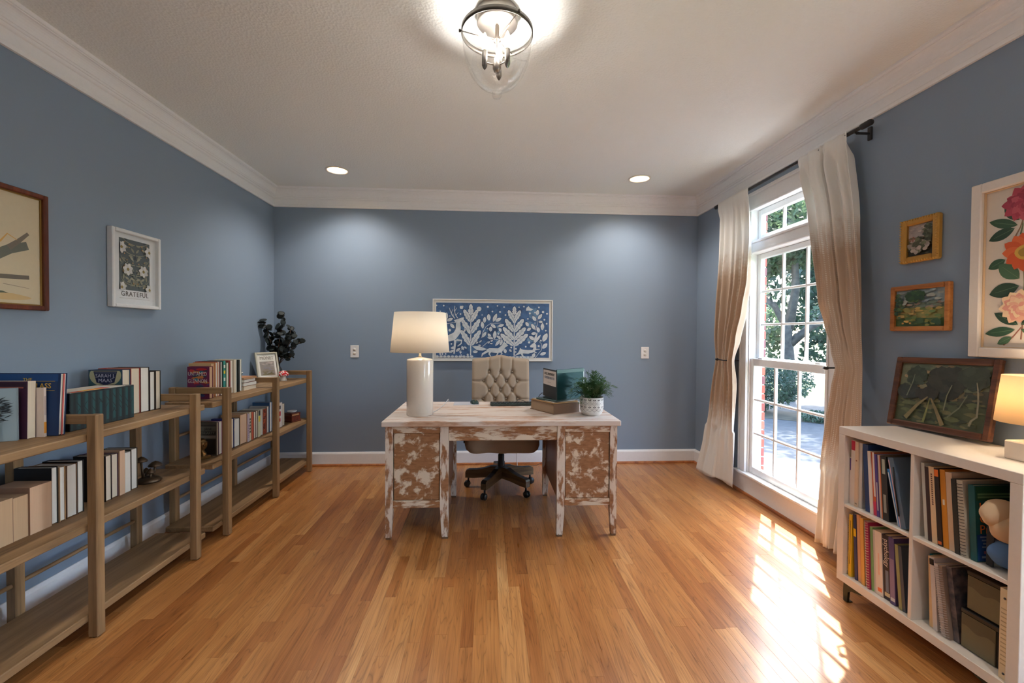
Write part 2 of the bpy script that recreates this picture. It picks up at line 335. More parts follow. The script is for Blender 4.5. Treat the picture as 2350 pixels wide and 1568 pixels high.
def tag(o, label, cat, group=None, kind=None):
    o['label'] = label; o['category'] = cat
    if group: o['group'] = group
    if kind: o['kind'] = kind
    return o
def thing(name, label, cat, loc=(0, 0, 0), rz=0.0, group=None):
    e = bpy.data.objects.new(name, None); COL.objects.link(e); e.empty_display_size = 0.1; e.location = loc; e.rotation_euler = (0, 0, rz)
    return tag(e, label, cat, group)
def structure(o, label=None): 
    o['kind'] = 'structure'
    if label: o['label'] = label
    return o
def copy_tree(o, parent=None):
    c = o.copy(); COL.objects.link(c); c.parent = parent
    for ch in list(o.children): copy_tree(ch, c)
    return c
def text(body, size, mat, parent, M, name='lettering', extrude=0.0003, align='CENTER', sx=1.0, spacing=1.0):
    cu = bpy.data.curves.new(name, 'FONT'); cu.body = body; cu.size = size; cu.align_x = align; cu.align_y = 'CENTER'; cu.extrude = extrude; cu.resolution_u = 2; cu.space_character = spacing
    cu.materials.append(mat); o = bpy.data.objects.new(name, cu); COL.objects.link(o); o.parent = parent
    o.matrix_local = M @ Matrix.Diagonal((sx, 1, 1, 1)); return o
def basis(loc, X, Y, Z):
    X, Y, Z = Vector(X), Vector(Y), Vector(Z)
    return Matrix(((X.x, Y.x, Z.x, loc[0]), (X.y, Y.y, Z.y, loc[1]), (X.z, Y.z, Z.z, loc[2]), (0, 0, 0, 1)))
ON_LEFT = ((0, 1, 0), (0, 0, 1), (1, 0, 0)); ON_RIGHT = ((0, -1, 0), (0, 0, 1), (-1, 0, 0)); ON_BACK = ((1, 0, 0), (0, 0, 1), (0, -1, 0))

# ================================================================== FLOOR
PW = 0.0571
def plank_mesh(x0, x1, y0, y1, tone, u0, v0):
    g = 0.00005; c = 0.00045; z0, z1 = -0.012, 0.0
    a = MB(); X0, X1, Y0, Y1 = x0+g, x1-g, y0+g, y1-g
    vs = [(X0, Y0, z0), (X1, Y0, z0), (X1, Y1, z0), (X0, Y1, z0), (X0, Y0, z1-c), (X1, Y0, z1-c), (X1, Y1, z1-c), (X0, Y1, z1-c), (X0+c, Y0+c, z1), (X1-c, Y0+c, z1), (X1-c, Y1-c, z1), (X0+c, Y1-c, z1)]
    fs = [(8, 9, 10, 11), (4, 5, 9, 8), (5, 6, 10, 9), (6, 7, 11, 10), (7, 4, 8, 11), (0, 1, 5, 4), (1, 2, 6, 5), (2, 3, 7, 6), (3, 0, 4, 7)]
    return vs, fs, [(v[0]-x0+u0, v[1]-y0+v0) for v in vs]
def planks_to_mesh(name, items):
    V = []; F = []; U = []; T = []
    for (x0, x1, y0, y1, tone, u0, v0) in items:
        vs, fs, uv = plank_mesh(x0, x1, y0, y1, tone, u0, v0); o = len(V); V += vs; U += uv; T += [tone]*len(vs); F += [tuple(i+o for i in f) for f in fs]
    me = bpy.data.meshes.new(name); me.from_pydata(V, [], F); me.materials.append(FLOOR)
    ly = me.uv_layers.new(name='UVMap'); ly.data.foreach_set('uv', [c for p in me.polygons for i in p.vertices for c in U[i]])
    at = me.attributes.new('tone', 'FLOAT', 'POINT'); at.data.foreach_set('value', T)
    return me
floor = structure(put('floor', MB().box(XL-0.1, XR+0.1, YN-0.1, YB+0.1, -0.09, -0.0125).mesh('floor', OAKTRIM)), 'strip oak floor with a satin finish')
planks = []; rnd = random.Random(11); x = XL; row = 0
while x < XR-0.001:
    x1 = min(x+PW, XR); y = YN - rnd.uniform(0, 0.8)
    while y < YB:
        L = rnd.choice((rnd.uniform(0.35, 0.7), rnd.uniform(0.6, 1.3), rnd.uniform(0.8, 1.6))); y1 = min(y+L, YB)
        if YB-y1 < 0.15: y1 = YB
        tone = min(0.82, max(0.16, rnd.gauss(0.50, 0.15)))
        if y1 > YN: planks.append((x, x1, max(y, YN), y1, tone, rnd.uniform(0, 40), rnd.uniform(0, 40)))
        y = y1
    x = x1; row += 1
def seen_size(p):
    cx, cy = (p[0]+p[1])/2, max((p[2]+p[3])/2, 1.2)
    if p[3] < 0.95 or abs(cx) > 1.25*cy: return 0
    return (p[1]-p[0])*(p[3]-max(p[2], 0.9))*cy**-3
order = sorted(range(len(planks)), key=lambda i: -seen_size(planks[i]))
for i in order[:298]: put('plank', planks_to_mesh('plank', [planks[i]]), floor)
rest = put('planks', planks_to_mesh('planks', [planks[i] for i in order[298:]]), floor); rest['kind'] = 'stuff'

# ================================================================== WALLS, CEILING
WT = 0.16
structure(MB().box(XL-WT, XL, YN-WT, YB+WT, -0.09, ZC+0.2).build('wall_left', WALL), 'plain blue wall behind the bookcases')
structure(MB().box(XL, XR, YB, YB+WT, -0.09, ZC+0.2).build('wall_back', WALL), 'plain blue wall behind the desk')
structure(MB().box(XL, XR, YN-WT, YN, -0.09, ZC+0.2).build('wall_front', WALL), 'plain blue wall behind the photographer')
# right wall with two window openings (y ranges), opening z from 0.16 to 2.40
WIN = [(2.675, 3.57), (0.075, 0.97)]
OZ0, OZ1 = 0.165, 2.40
mb = MB(); ys = sorted([YN-WT]+[a for w_ in WIN for a in w_]+[YB+WT])
for i in range(len(ys)-1):
    y0, y1 = ys[i], ys[i+1]
    if any(abs(y0-w_[0]) < 1e-6 for w_ in WIN): mb.box(XR, XR+0.10, y0, y1, -0.09, OZ0); mb.box(XR, XR+0.10, y0, y1, OZ1, ZC+0.2)
    else: mb.box(XR, XR+0.10, y0, y1, -0.09, ZC+0.2)
structure(mb.build('wall_right', WALL), 'plain blue wall with the tall window')
# ceiling with round openings for the recessed lights
CANS = [(-1.32, 3.95), (1.377, 3.955), (-1.32, 0.25), (1.377, 0.25)]; CR = 0.088  # the near pair is out of view, added as fill from behind the camera
mb = MB(); hs = 0.2
xs = [XL-0.05, CANS[0][0]-hs, CANS[0][0]+hs, CANS[1][0]-hs, CANS[1][0]+hs, XR+0.05]; ysq = [YN-0.05, 0.25-hs, 0.25+hs, 3.95-hs, 3.95+hs, YB+0.05]
for i in range(5):
    for j in range(5):
        x0, x1, y0, y1 = xs[i], xs[i+1], ysq[j], ysq[j+1]
        if i in (1, 3) and j in (1, 3):
            cx, cy = (x0+x1)/2, (y0+y1)/2; cy = [c for c in CANS if abs(c[0]-cx) < 0.1 and abs(c[1]-cy) < 0.1][0][1]; n = 48; vs = []
            for k in range(n):
                a = 2*PI*k/n+PI/4; ca, sa = math.cos(a), math.sin(a); q = max(abs(ca), abs(sa))
                vs.append((cx+ca*CR, cy+sa*CR, ZC)); vs.append((min(max(cx+ca/q*hs, x0), x1), min(max((y0+y1)/2+sa/q*hs, y0), y1), ZC))
            mb.add(vs, [(2*k, 2*((k+1) % n), 2*((k+1) % n)+1, 2*k+1) for k in range(n)])
        else: mb.add([(x0, y0, ZC), (x1, y0, ZC), (x1, y1, ZC), (x0, y1, ZC)], [(0, 3, 2, 1)])
mb.box(XL-0.05, XR+0.05, YN-0.05, YB+0.05, ZC+0.14, ZC+0.2)
structure(mb.build('ceiling', CEIL, fix=False), 'white textured ceiling')

# crown moulding, mitred (d = distance from wall, z)
prof = [(0, 2.568), (.015, 2.568), (.017, 2.574), (.017, 2.586), (.013, 2.592), (.013, 2.602), (.009, 2.604), (.009, 2.646), (.017, 2.650), (.021, 2.656), (.021, 2.664), (.026, 2.666), (.028, 2.676), (.031, 2.678)]
prof += [(.031+.031*(1-math.cos(a)), 2.68+.052*math.sin(a)) for a in np.linspace(0.15, PI/2, 6)]
prof += [(.062, 2.736), (.069, 2.738), (.072, 2.744), (.072, ZC)]
def run(name, profile, corner_fn, mat, label, closed=True):
    """profile swept between two mitred ends; corner_fn(d, z, end) -> point"""
    n = len(profile); a = MB(); vs = [corner_fn(d, z, 0) for d, z in profile]+[corner_fn(d, z, 1) for d, z in profile]
    fs = [(i, i+1, n+i+1, n+i) for i in range(n-1)]
    a.add(vs, fs); return structure(a.build(name, mat, fix=False), label)
sideL = lambda d, z, e: (XL+d, (YN+d, YB-d)[e], z)
sideR = lambda d, z, e: (XR-d, (YB-d, YN+d)[e], z)
sideB = lambda d, z, e: ((XL+d, XR-d)[e], YB-d, z)
run('trim_1', prof, sideL, TRIM, 'white stepped crown moulding along the left wall')
run('trim_2', prof, sideB, TRIM, 'white stepped crown moulding along the back wall')
run('trim_3', prof, sideR, TRIM, 'white stepped crown moulding along the window wall')
bprof = [(.0, .138), (.006, .138), (.011, .128), (.014, .118), (.014, 0.0)][::-1]
sprof = [(.014, .020), (.020, .0195), (.026, .016), (.031, .009), (.032, 0.0)][::-1]
# baseboards (the right wall's run is interrupted by the window apron)
run('baseboard_left', bprof, sideL, TRIM, 'white baseboard along the left wall'); run('baseboard_back', bprof, sideB, TRIM, 'white baseboard along the back wall')
seg = lambda a_, b_: (lambda d, z, e: (XR-d, (a_, b_)[e], z))
run('baseboard_right', bprof, lambda d, z, e: (XR-d, (YB-d, 3.765)[e], z), TRIM, 'short white baseboard between the corner and the window')
run('baseboard_right', bprof, seg(2.48, YN), TRIM, 'white baseboard behind the white cube shelf')
run('trim_4', sprof, sideL, OAKTRIM, 'thin oak shoe moulding along the left wall'); run('trim_5', sprof, sideB, OAKTRIM, 'thin oak shoe moulding along the back wall'); run('trim_6', sprof, sideR, OAKTRIM, 'thin oak shoe moulding along the window wall')

# ================================================================== WINDOW
def window(name, dy, label):
    """tall window: transom over a double-hung pair, built at y + dy"""
    root = bpy.data.objects.new(name, None); COL.objects.link(root); structure(root, label); root.location = (XR, 3.1225+dy, 0)
    ya, yb = -0.4475, 0.4475          # rough opening in local y
    J = 0.0225                        # jamb thickness
    def P(nm, m, mat=VINYL): return m.build(nm, mat, root)
    # jamb lining through the wall
    P('jamb', MB().box(0.0, 0.10, ya, ya+J, OZ0, OZ1)); P('jamb', MB().box(0.0, 0.10, yb-J, yb, OZ0, OZ1)); P('jamb', MB().box(0.0, 0.10, ya+J, yb-J, OZ1-0.03, OZ1))
    # interior casing: side boards with a raised outer bead, head, mullion board between transom and sash
    for s_ in (-1, 1):
        c = MB(); o_, i_ = (yb+0.085, yb-0.012) if s_ > 0 else (ya-0.085, ya+0.012)
        c.box(-0.018, -0.0005, i_, o_, 0.186, 2.505, bev=0.003); c.box(-0.026, -0.018, o_-s_*0.022, o_, 0.186, 2.505, bev=0.003); c.box(-0.023, -0.018, i_, i_+s_*0.016, 0.186, 2.4, bev=0.002)
        P('side_casing', c, TRIM)
    c = MB(); c.box(-0.0181, -0.0005, ya+0.012, yb-0.012, OZ1-0.04, 2.505, bev=0.003); c.box(-0.027, -0.0181, ya-0.085, yb+0.085, 2.478, 2.506, bev=0.004); c.box(-0.023, -0.0181, ya-0.06, yb+0.06, 2.36, 2.378, bev=0.003); P('head_casing', c, TRIM)
    c = MB(); c.box(-0.014, 0.14, ya+J, yb-J, 2.005, 2.105, bev=0.003); c.box(-0.022, -0.014, ya+J, yb-J, 2.085, 2.105, bev=0.004); c.box(-0.022, -0.014, ya+J, yb-J, 2.005, 2.022, bev=0.004); P('mullion_board', c, TRIM)
    P('stool', MB().box(-0.045, 0.075, ya-0.115, yb+0.115, 0.166, 0.186, bev=0.004), TRIM)
    P('apron', MB().box(-0.016, -0.0005, ya-0.195, yb+0.195, 0.0005, 0.1655), TRIM)
    def sash(nm, x0, x1, z0, z1, gz0, gz1, rows):
        """frame from z0 to z1 with glass gz0..gz1, three columns"""
        g0, g1 = -0.3825, 0.3825
        f = MB(); f.box(x0, x1, ya+J+0.001, g0, z0, z1, bev=0.004); f.box(x0, x1, g1, yb-J-0.001, z0, z1, bev=0.004); f.box(x0, x1, g0, g1, z0, gz0, bev=0.004); f.box(x0, x1, g0, g1, gz1, z1, bev=0.004)
        sh = P(nm, f); xm = (x0+x1)/2
        for k in (1, 2):
            y = g0+(g1-g0)*k/3; MB().box(xm-0.011, xm+0.011, y-0.009, y+0.009, gz0, gz1, bev=0.003).build('muntin', VINYL, sh)
        for k in range(1, rows):
            z = gz0+(gz1-gz0)*k/rows; MB().box(xm-0.0108, xm+0.0108, g0, g1, z-0.009, z+0.009, bev=0.003).build('muntin', VINYL, sh)
        for i in range(3):
            for k in range(rows):
                y0, y1 = g0+(g1-g0)*i/3, g0+(g1-g0)*(i+1)/3; z0_, z1_ = gz0+(gz1-gz0)*k/rows, gz0+(gz1-gz0)*(k+1)/rows
                MB().box(xm-0.002, xm+0.002, y0, y1, z0_, z1_).build('pane', GLASS, sh)
        return sh
    sash('lower_sash', 0.012, 0.052, 0.187, 1.142, 0.245, 1.082, 3)
    up = sash('upper_sash', 0.060, 0.100, 1.095, 2.004, 1.150, 1.962, 3)
    sash('transom', 0.060, 0.100, 2.106, 2.369, 2.158, 2.318, 1)
    for y in (-0.31, 0.31): MB().box(0.018, 0.048, y-0.03, y+0.03, 1.142, 1.155, bev=0.005).build('sash_lock', VINYL, root)
    # exterior brick-mould and sill
    c = MB(); c.box(0.1003, 0.113, yb-J, yb+0.03, 0.166, OZ1-0.031); c.box(0.1003, 0.113, ya-0.03, ya+J, 0.166, OZ1-0.031); c.box(0.1003, 0.113, ya-0.03, yb+0.03, OZ1-0.0305, OZ1+0.03); P('brick_mould', c)
    P('exterior_sill', MB().box(0.076, 0.20, ya+J, yb-J, 0.11, 0.1855, bev=0.004))
    return root
window('window_1', 0.0, 'tall white double-hung window with divided panes and a transom')
window('added_window_2', -2.6, 'unseen second white window added along the same wall for its daylight')  # second window is out of view, added for the light it lets in

# exterior brick around the first window (the jamb seen through the glass)
MORTAR = mottled('mortar', (176, 168, 156), (206, 198, 186), 40)
ext = structure(MB().box(XR+0.1135, XR+0.155, 3.582, 5.4, -0.5, 3.0).build('wall_exterior', MORTAR), 'red brick outside wall beside the window')
BRICKS = [plain(c, 0.9) for c in ((150, 74, 60), (166, 88, 70), (132, 66, 60), (158, 98, 84), (120, 72, 74))]
for k in range(44):
    z = -0.45+k*0.0762; L = 0.095 if k % 2 else 0.195; y = 3.575
    while y < 4.1:
        put('brick', MB().box(XR+0.1138, XR+0.161, y, min(y+L, 4.2), z, z+0.0655, bev=0.003).mesh('brick', rnd.choice(BRICKS)), ext); y += L+0.0105; L = 0.195
structure(MB().box(XR+0.1135, XR+0.16, -0.6, 0.04, -0.5, 3.0).box(XR+0.1135, XR+0.16, 1.00, 2.64, -0.5, 3.0).box(XR+0.1135, XR+0.16, -0.6, 5.4, 2.44, 3.0).box(XR+0.1135, XR+0.16, -0.6, 3.57, -0.5, 0.108).build('wall_exterior', plain((146, 82, 68), 0.9)), 'red brick outside wall below and between the windows')

# ================================================================== OUTDOORS
GZ = -0.42
D36 = Vector((0.588, 0.809, 0)); S36 = Vector((0.809, -0.588, 0))       # away from the house along the view / across it
def ground(name, label, s0, s1, mat, z, t0=-30, t1=30, bump=0.0):
    a = MB(); n = 40
    for i in range(n):
        pa, pb = t0+(t1-t0)*i/n, t0+(t1-t0)*(i+1)/n
        wob = lambda p, k: 0.35*math.sin(p*0.35+k)+0.15*math.sin(p*1.1+2*k)
        q = [D36*(s0+wob(pa, s0)*bump)+S36*pa, D36*(s0+wob(pb, s0)*bump)+S36*pb, D36*(s1+wob(pb, s1)*bump)+S36*pb, D36*(s1+wob(pa, s1)*bump)+S36*pa]
        a.add([(v.x, v.y, z) for v in q], [(0, 1, 2, 3)])
    return structure(a.build(name, mat), label)
mb = MB(); mb.add([(2.36, -60, GZ-0.03), (90, -60, GZ-0.03), (90, 90, GZ-0.03), (2.36, 90, GZ-0.03)], [(0, 1, 2, 3)])
structure(mb.build('ground_lawn', mottled('lawn', (52, 76, 28), (92, 118, 48), 2.0), fix=False), 'green lawn around the house')
ground('driveway', 'grey asphalt driveway outside the window', 3.4, 10.9, mottled('asphalt', (42, 47, 50), (54, 60, 63), 9), GZ, bump=0.5)
ground('path_edge', 'pale kerb and leaf litter along the driveway', 10.9, 12.1, mottled('leaf_litter', (40, 37, 25), (60, 57, 41), 6), GZ+0.005, bump=0.6)
ground('path_bed', 'grey gravel bed beyond the driveway', 12.1, 15.0, mottled('gravel', (36, 41, 44), (64, 69, 71), 5), GZ+0.004, bump=0.8)
ground('field_lawn', 'bright green lawn beyond the gravel bed', 15.0, 21.0, mottled('bright_lawn', (40, 62, 20), (52, 72, 28), 1.2), GZ+0.006, bump=0.8)
ground('road', 'pale concrete road beyond the lawn', 21.0, 25.0, mottled('concrete', (68, 68, 65), (78, 78, 75), 2), GZ+0.004)
ground('field_far', 'far lawn beyond the road', 25.0, 60.0, mottled('far_lawn', (42, 58, 24), (60, 74, 36), 0.6), GZ+0.004)
def leaf_cloud(centers, radii, n, size, seed):
    """n leaf quads on and inside a set of ellipsoids"""
    r = np.random.RandomState(seed); k = r.randint(0, len(centers), n); C = np.array(centers)[k]; Rr = np.array(radii)[k]
    d = r.normal(size=(n, 3)); d /= np.linalg.norm(d, axis=1)[:, None]; rad = r.uniform(0.35, 1.0, n)**0.5
    P = C+d*Rr*rad[:, None]; a = r.normal(size=(n, 3)); a /= np.linalg.norm(a, axis=1)[:, None]; b = np.cross(a, r.normal(size=(n, 3))); b /= np.linalg.norm(b, axis=1)[:, None]
    L = (size*r.uniform(0.7, 1.3, n))[:, None]; V = np.stack([P-a*L, P+b*L*0.5, P+a*L, P-b*L*0.5], 1).reshape(-1, 3)
    me = bpy.data.meshes.new('leaves'); me.from_pydata(V.tolist(), [], np.arange(4*n).reshape(-1, 4).tolist()); return me
BARK = mottled('bark', (40, 40, 38), (66, 64, 58), 8)
def tree(label, base, trunk_h, branches, centers, radii, n, size, mats, seed, r0=0.16, lean=(0, 0)):
    t = thing('tree', label, 'tree', base); b = Vector((0, 0, 0))
    pts = [(lean[0]*k/5*trunk_h+0.05*math.sin(k), lean[1]*k/5*trunk_h, trunk_h*k/5) for k in range(6)]
    MB().tube(pts, [r0*1.25, r0*1.02, r0*0.95, r0*0.9, r0*0.85, r0*0.8], 10).build('trunk', BARK, t)
    for br in branches: MB().tube(br[0], [br[1]*(1-0.7*i/(len(br[0])-1)) for i in range(len(br[0]))], 8).build('branch', BARK, t)
    me = leaf_cloud(centers, radii, n, size, seed); me.materials.append(mats); put('crown', me, t); return t
def at(s_, t_): v = D36*s_+S36*t_; return (v.x, v.y, GZ)
LEAF1 = leaf_mat('oak_leaf', (52, 78, 58), (94, 114, 80), 0.5); LEAF2 = leaf_mat('pale_leaf', (80, 98, 62), (122, 130, 90), 0.5); LEAF3 = leaf_mat('dark_leaf', (36, 60, 50), (62, 84, 64))
# local tree axes: x,y are world axes
def bl(*pts): return [tuple(D36*a+S36*b+Vector((0, 0, c))) for a, b, c in pts]
tree('large spreading oak with forked trunk beyond the driveway', at(14.0, -0.15), 2.1,
     [(bl((0, 0, 1.9), (0.1, -0.35, 2.6), (0.1, -1.0, 3.1), (0, -1.8, 3.9)), 0.10), (bl((0, 0, 1.95), (0, 0.15, 3.0), (0.1, 0.1, 4.2), (0, -0.1, 5.2)), 0.13), (bl((0, 0, 1.5), (0, 0.5, 2.0), (0, 1.3, 2.5), (0, 2.6, 2.9)), 0.12), (bl((0, 0.7, 2.2), (0, 1.2, 3.0), (0, 1.6, 4.2)), 0.07), (bl((0, -0.6, 2.85), (0, -1.3, 2.7), (0, -2.0, 2.9)), 0.05)],
     [tuple(D36*a+S36*b+Vector((0, 0, c))) for a, b, c in ((0, 0.2, 5.0), (0.6, -2.2, 4.9), (-0.4, 2.4, 4.9), (1.2, 0.6, 4.5), (0.4, -1.0, 4.1), (1.5, 2.6, 4.3), (0, -3.6, 4.6), (1.8, 1.0, 5.2), (1.6, -1.6, 5.2))],
     [(2.2, 2.2, 0.9), (2.2, 2.2, 1.0), (2.2, 2.2, 1.0), (1.8, 1.8, 0.8), (1.5, 1.5, 0.7), (1.8, 1.8, 0.9), (1.8, 1.8, 1.0), (2.0, 2.0, 0.9), (2.0, 2.0, 0.9)], 42000, 0.085, LEAF1, 3)
tree('pale slender tree behind the spreading oak', at(24.0, -4.6), 4.0, [], [tuple(S36*b+Vector((0, 0, c))) for b, c in ((0, 5.5), (1.2, 4.2), (-1.4, 4.4), (0.3, 7.4))], [(2.4, 2.4, 1.9)]*4, 5000, 0.16, LEAF2, 4, 0.13)
tree('pale leafy tree to the right of the oak trunk', at(24.0, 5.2), 4.5, [], [tuple(S36*b+Vector((0, 0, c))) for b, c in ((0, 6.0), (1.8, 4.8), (-1.6, 4.8), (0.3, 8.0))], [(2.6, 2.6, 2.0)]*4, 5000, 0.17, LEAF2, 5, 0.2)
tree('dark distant tree closing the view behind the lawns', at(38.0, -0.5), 3.0, [], [tuple(S36*b+Vector((0, 0, c))) for b, c in ((0, 5.0), (4.2, 5.2), (-4.6, 4.8), (8.5, 5), (-9, 5), (1, 9))], [(3.6, 3.6, 3.4)]*6, 12000, 0.26, LEAF3, 6, 0.3)
for k, (t0, lab) in enumerate(((-10.2, 'dark clipped hedge far across the road on the bookcase side'), (-3.4, 'dark clipped hedge far across the road behind the oak'), (3.4, 'dark clipped hedge far across the road right of the oak'), (10.2, 'dark clipped hedge far across the road on the cube shelf side'))):
    hd = thing('hedge', lab, 'hedge', at(29.3, t0), 0, 'hedges across the road')
    me = leaf_cloud([tuple(S36*b+Vector((0, 0, c))) for b in (-2, 0, 2) for c in (0.9, 2.3)], [(1.25, 1.25, 1.2)]*6, 3200, 0.17, 40+k); me.materials.append((LEAF3, LEAF1)[k % 2]); put('foliage', me, hd)
    MB().tube([(0, 0, 0), (0, 0, 1.5)], 0.08, 6).build('stem', BARK, hd)
bush = thing('flowering_bush', 'dark green bush with pink flowers by the driveway', 'bush', at(11.6, -0.55))
me = leaf_cloud([(0, 0, 0.55), (-0.4, 0.3, 0.5), (0.25, -0.2, 0.75), (-0.75, 0.55, 0.6)], [(0.62, 0.62, 0.5)]*4, 9000, 0.035, 8); me.materials.append(LEAF3); put('foliage', me, bush)
MB().tube([(0, 0, 0), (0, 0, 0.5)], 0.03, 6).build('stem', BARK, bush)
PINK = plain((226, 70, 140), 0.6); rf = random.Random(5)
for k in range(9):
    v = S36*rf.uniform(-0.95, -0.15)+Vector((0, 0, rf.uniform(0.55, 1.0)))-D36*0.62
    MB().lathe([(0, -0.02), (0.045, 0.0), (0.05, 0.025), (0.02, 0.03), (0, 0.02)], 7, tuple(v)).build('flower', PINK, bush)
low = thing('ground_shrub', 'low leafy shrub on the driveway edge', 'shrub', at(10.95, 0.75))
me = leaf_cloud([(0, 0, 0.1), (0.3, -0.2, 0.12), (-0.3, 0.2, 0.08)], [(0.3, 0.3, 0.14)]*3, 900, 0.045, 9); me.materials.append(LEAF3); put('foliage', me, low)

# ================================================================== BOOKCASES
XF, XSF, XSB, XPB = -1.678, -1.7185, -2.010, -2.0505       # post front, shelf front, shelf back, post back
SH = [(0.070, 0.103), (0.464, 0.497), (0.854, 0.888)]
def bookcase(posts, y0, y1, label):
    t = thing('bookcase', label, 'bookcase', (0, (y0+y1)/2, 0), 0, 'pair of low open oak bookcases'); oy = (y0+y1)/2
    for z0, z1 in SH: MB().box(XSB, XSF, y0-oy, y1-oy, z0, z1, bev=0.004).build('shelf', SHELFWOOD['Y'], t)
    for y in posts:
        y = y-oy
        MB().box(XSF+0.0003, XF, y, y+0.041, 0.004, 0.970, bev=0.003).build('post', SHELFWOOD['Z'], t)
        MB().box(XPB, XSB-0.0003, y, y+0.041, 0.004, 0.970, bev=0.003).build('post', SHELFWOOD['Z'], t)
        MB().box(XSB, XSF, y+0.004, y+0.037, 0.930, 0.969, bev=0.003).build('top_rail', SHELFWOOD['X'], t)
        for x in (XSF+0.02, XPB+0.02): MB().lathe([(0.016, 0.0005), (0.016, 0.004)], 12, (x, y+0.0205, 0)).build('foot_pad', BLACK, t)
    ps = sorted(posts)
    for i in range(len(ps)-1):
        for z in (0.235, 0.645):
            MB().tube([(XPB+0.02, ps[i]-oy+0.0412, z), (XPB+0.02, ps[i+1]-oy-0.0002, z)], 0.0095, 10).build('back_dowel', SHELFWOOD['Y'], t)
    return t
bookcase([1.322, 1.978, 2.631], 1.245, 2.775, 'near open oak bookcase against the left wall, with the boxed forest set on top')
bookcase([2.943, 3.610, 4.274], 2.850, 4.395, 'far open oak bookcase in the corner, with the eucalyptus and mushroom on top')

CREAM, WHITEP, TANP, PEACH = (226, 212, 188), (232, 228, 216), (206, 172, 134), (222, 184, 150)
def page_mat(rgb):
    key = ('page', tuple(rgb))
    if key in _mats: return _mats[key]
    m, t, b = new_mat('page_edges'); tc, mp, nz = nodes(t, 'TexCoord', 'Mapping', 'TexNoise'); mp.inputs['Scale'].default_value = (2, 900, 2)
    t.links.new(tc.outputs['Object'], mp.inputs['Vector']); nz.inputs['Scale'].default_value = 1.0; t.links.new(mp.outputs[0], nz.inputs['Vector'])
    c = srgb(*rgb); r = ramp(t, [(0.3, tuple(k*0.82 for k in c[:3])+(1,)), (0.7, c)]); t.links.new(nz.outputs['Fac'], r.inputs[0]); t.links.new(r.outputs[0], b.inputs['Base Color']); b.inputs['Roughness'].default_value = 0.85
    _mats[key] = m; return m
def book(label, group, loc, rz, t, d, h, cover, pages=CREAM, hard=True, fore=True, lean=0.0, name='book', cat='book', yaw=0.0):
    """local: x from -d (back) to 0 (towards the room), y 0..t thickness, z 0..h. fore=True shows the page edges to the room"""
    c = 0.0028 if hard else 0.0010; ins = 0.0035 if hard else 0.0004
    o = MB(); o.box(-d, 0, 0, c, 0, h); o.box(-d, 0, t-c, t, 0, h)
    if fore: o.box(-d, -d+c, c, t-c, 0, h)
    else: o.box(-c, 0, c, t-c, 0, h)
    if lean < 0: loc = (loc[0], loc[1], loc[2]+t*math.sin(-lean)+0.0002)
    ob = o.build(name, plain(cover, 0.45), None, loc)
    ob.rotation_euler = Matrix.Rotation(rz+yaw, 3, 'Z').to_euler() if not lean else (Matrix.Rotation(rz+yaw, 3, 'Z') @ Matrix.Rotation(lean, 3, 'X')).to_euler()
    tag(ob, label, cat, group)
    p = MB(); p.box(-d+(c if fore else ins), (-ins if fore else -c), c, t-c, ins, h-ins); p.build('page_block', page_mat(pages), ob)
    return ob
def cover_panel(b, d, h, polys, mat=None, lo=0.0, off=0.0006):
    """printed picture on the cover that faces the camera (local -y side); coordinates x: 0 (spine/back) .. d, z: 0..h"""
    m = MB(); z = 0
    for pts, rgb in polys:
        z += 1; m.add([(-d+min(max(x, 0.001), d-0.001), -off-0.00015*z, min(max(zz, 0.001), h-0.001)) for x, zz in pts], [tuple(range(len(pts)))], 0, False, srgb(*rgb))
    return m.build('cover_print', mat or PRINT, b, fix=False)
def rect(x0, x1, z0, z1): return [(x0, z0), (x1, z0), (x1, z1), (x0, z1)]
def blob(cx, cz, rx, rz, n=14, seed=0, jag=0.15):
    r = random.Random(seed); return [(cx+rx*(1+r.uniform(-jag, jag))*math.cos(2*PI*k/n), cz+rz*(1+r.uniform(-jag, jag))*math.sin(2*PI*k/n)) for k in range(n)]
def face_text(b, d, body, x, z, size, rgb, sx=1.0, off=0.0016, spacing=1.0):
    return text(body, size, plain(rgb, 0.5), b, basis((-d+x, -off, z), (1, 0, 0), (0, 0, 1), (0, -1, 0)), sx=sx, spacing=spacing)
def edge_text(b, body, y, z, size, rgb, sx=1.0, up=True):
    """lettering running along the spine on the room side (local +x)"""
    return text(body, size, plain(rgb, 0.5), b, basis((0.0006, y, z), (0, 0, 1) if up else (0, 0, -1), (0, -1, 0) if up else (0, 1, 0), (1, 0, 0)), sx=sx)
def edge_patch(b, y0, y1, z0, z1, rgb, name='spine_label', e=0.0004):
    return MB().box(0.0001, e, y0, y1, z0, z1).build(name, plain(rgb, 0.5), b)

G1, G2, G3, G4 = 'books on the near bookcase top', 'books on the near bookcase middle shelf', 'books on the far bookcase top', 'books on the far bookcase middle shelf'
zt, zm = 0.8885, 0.4975
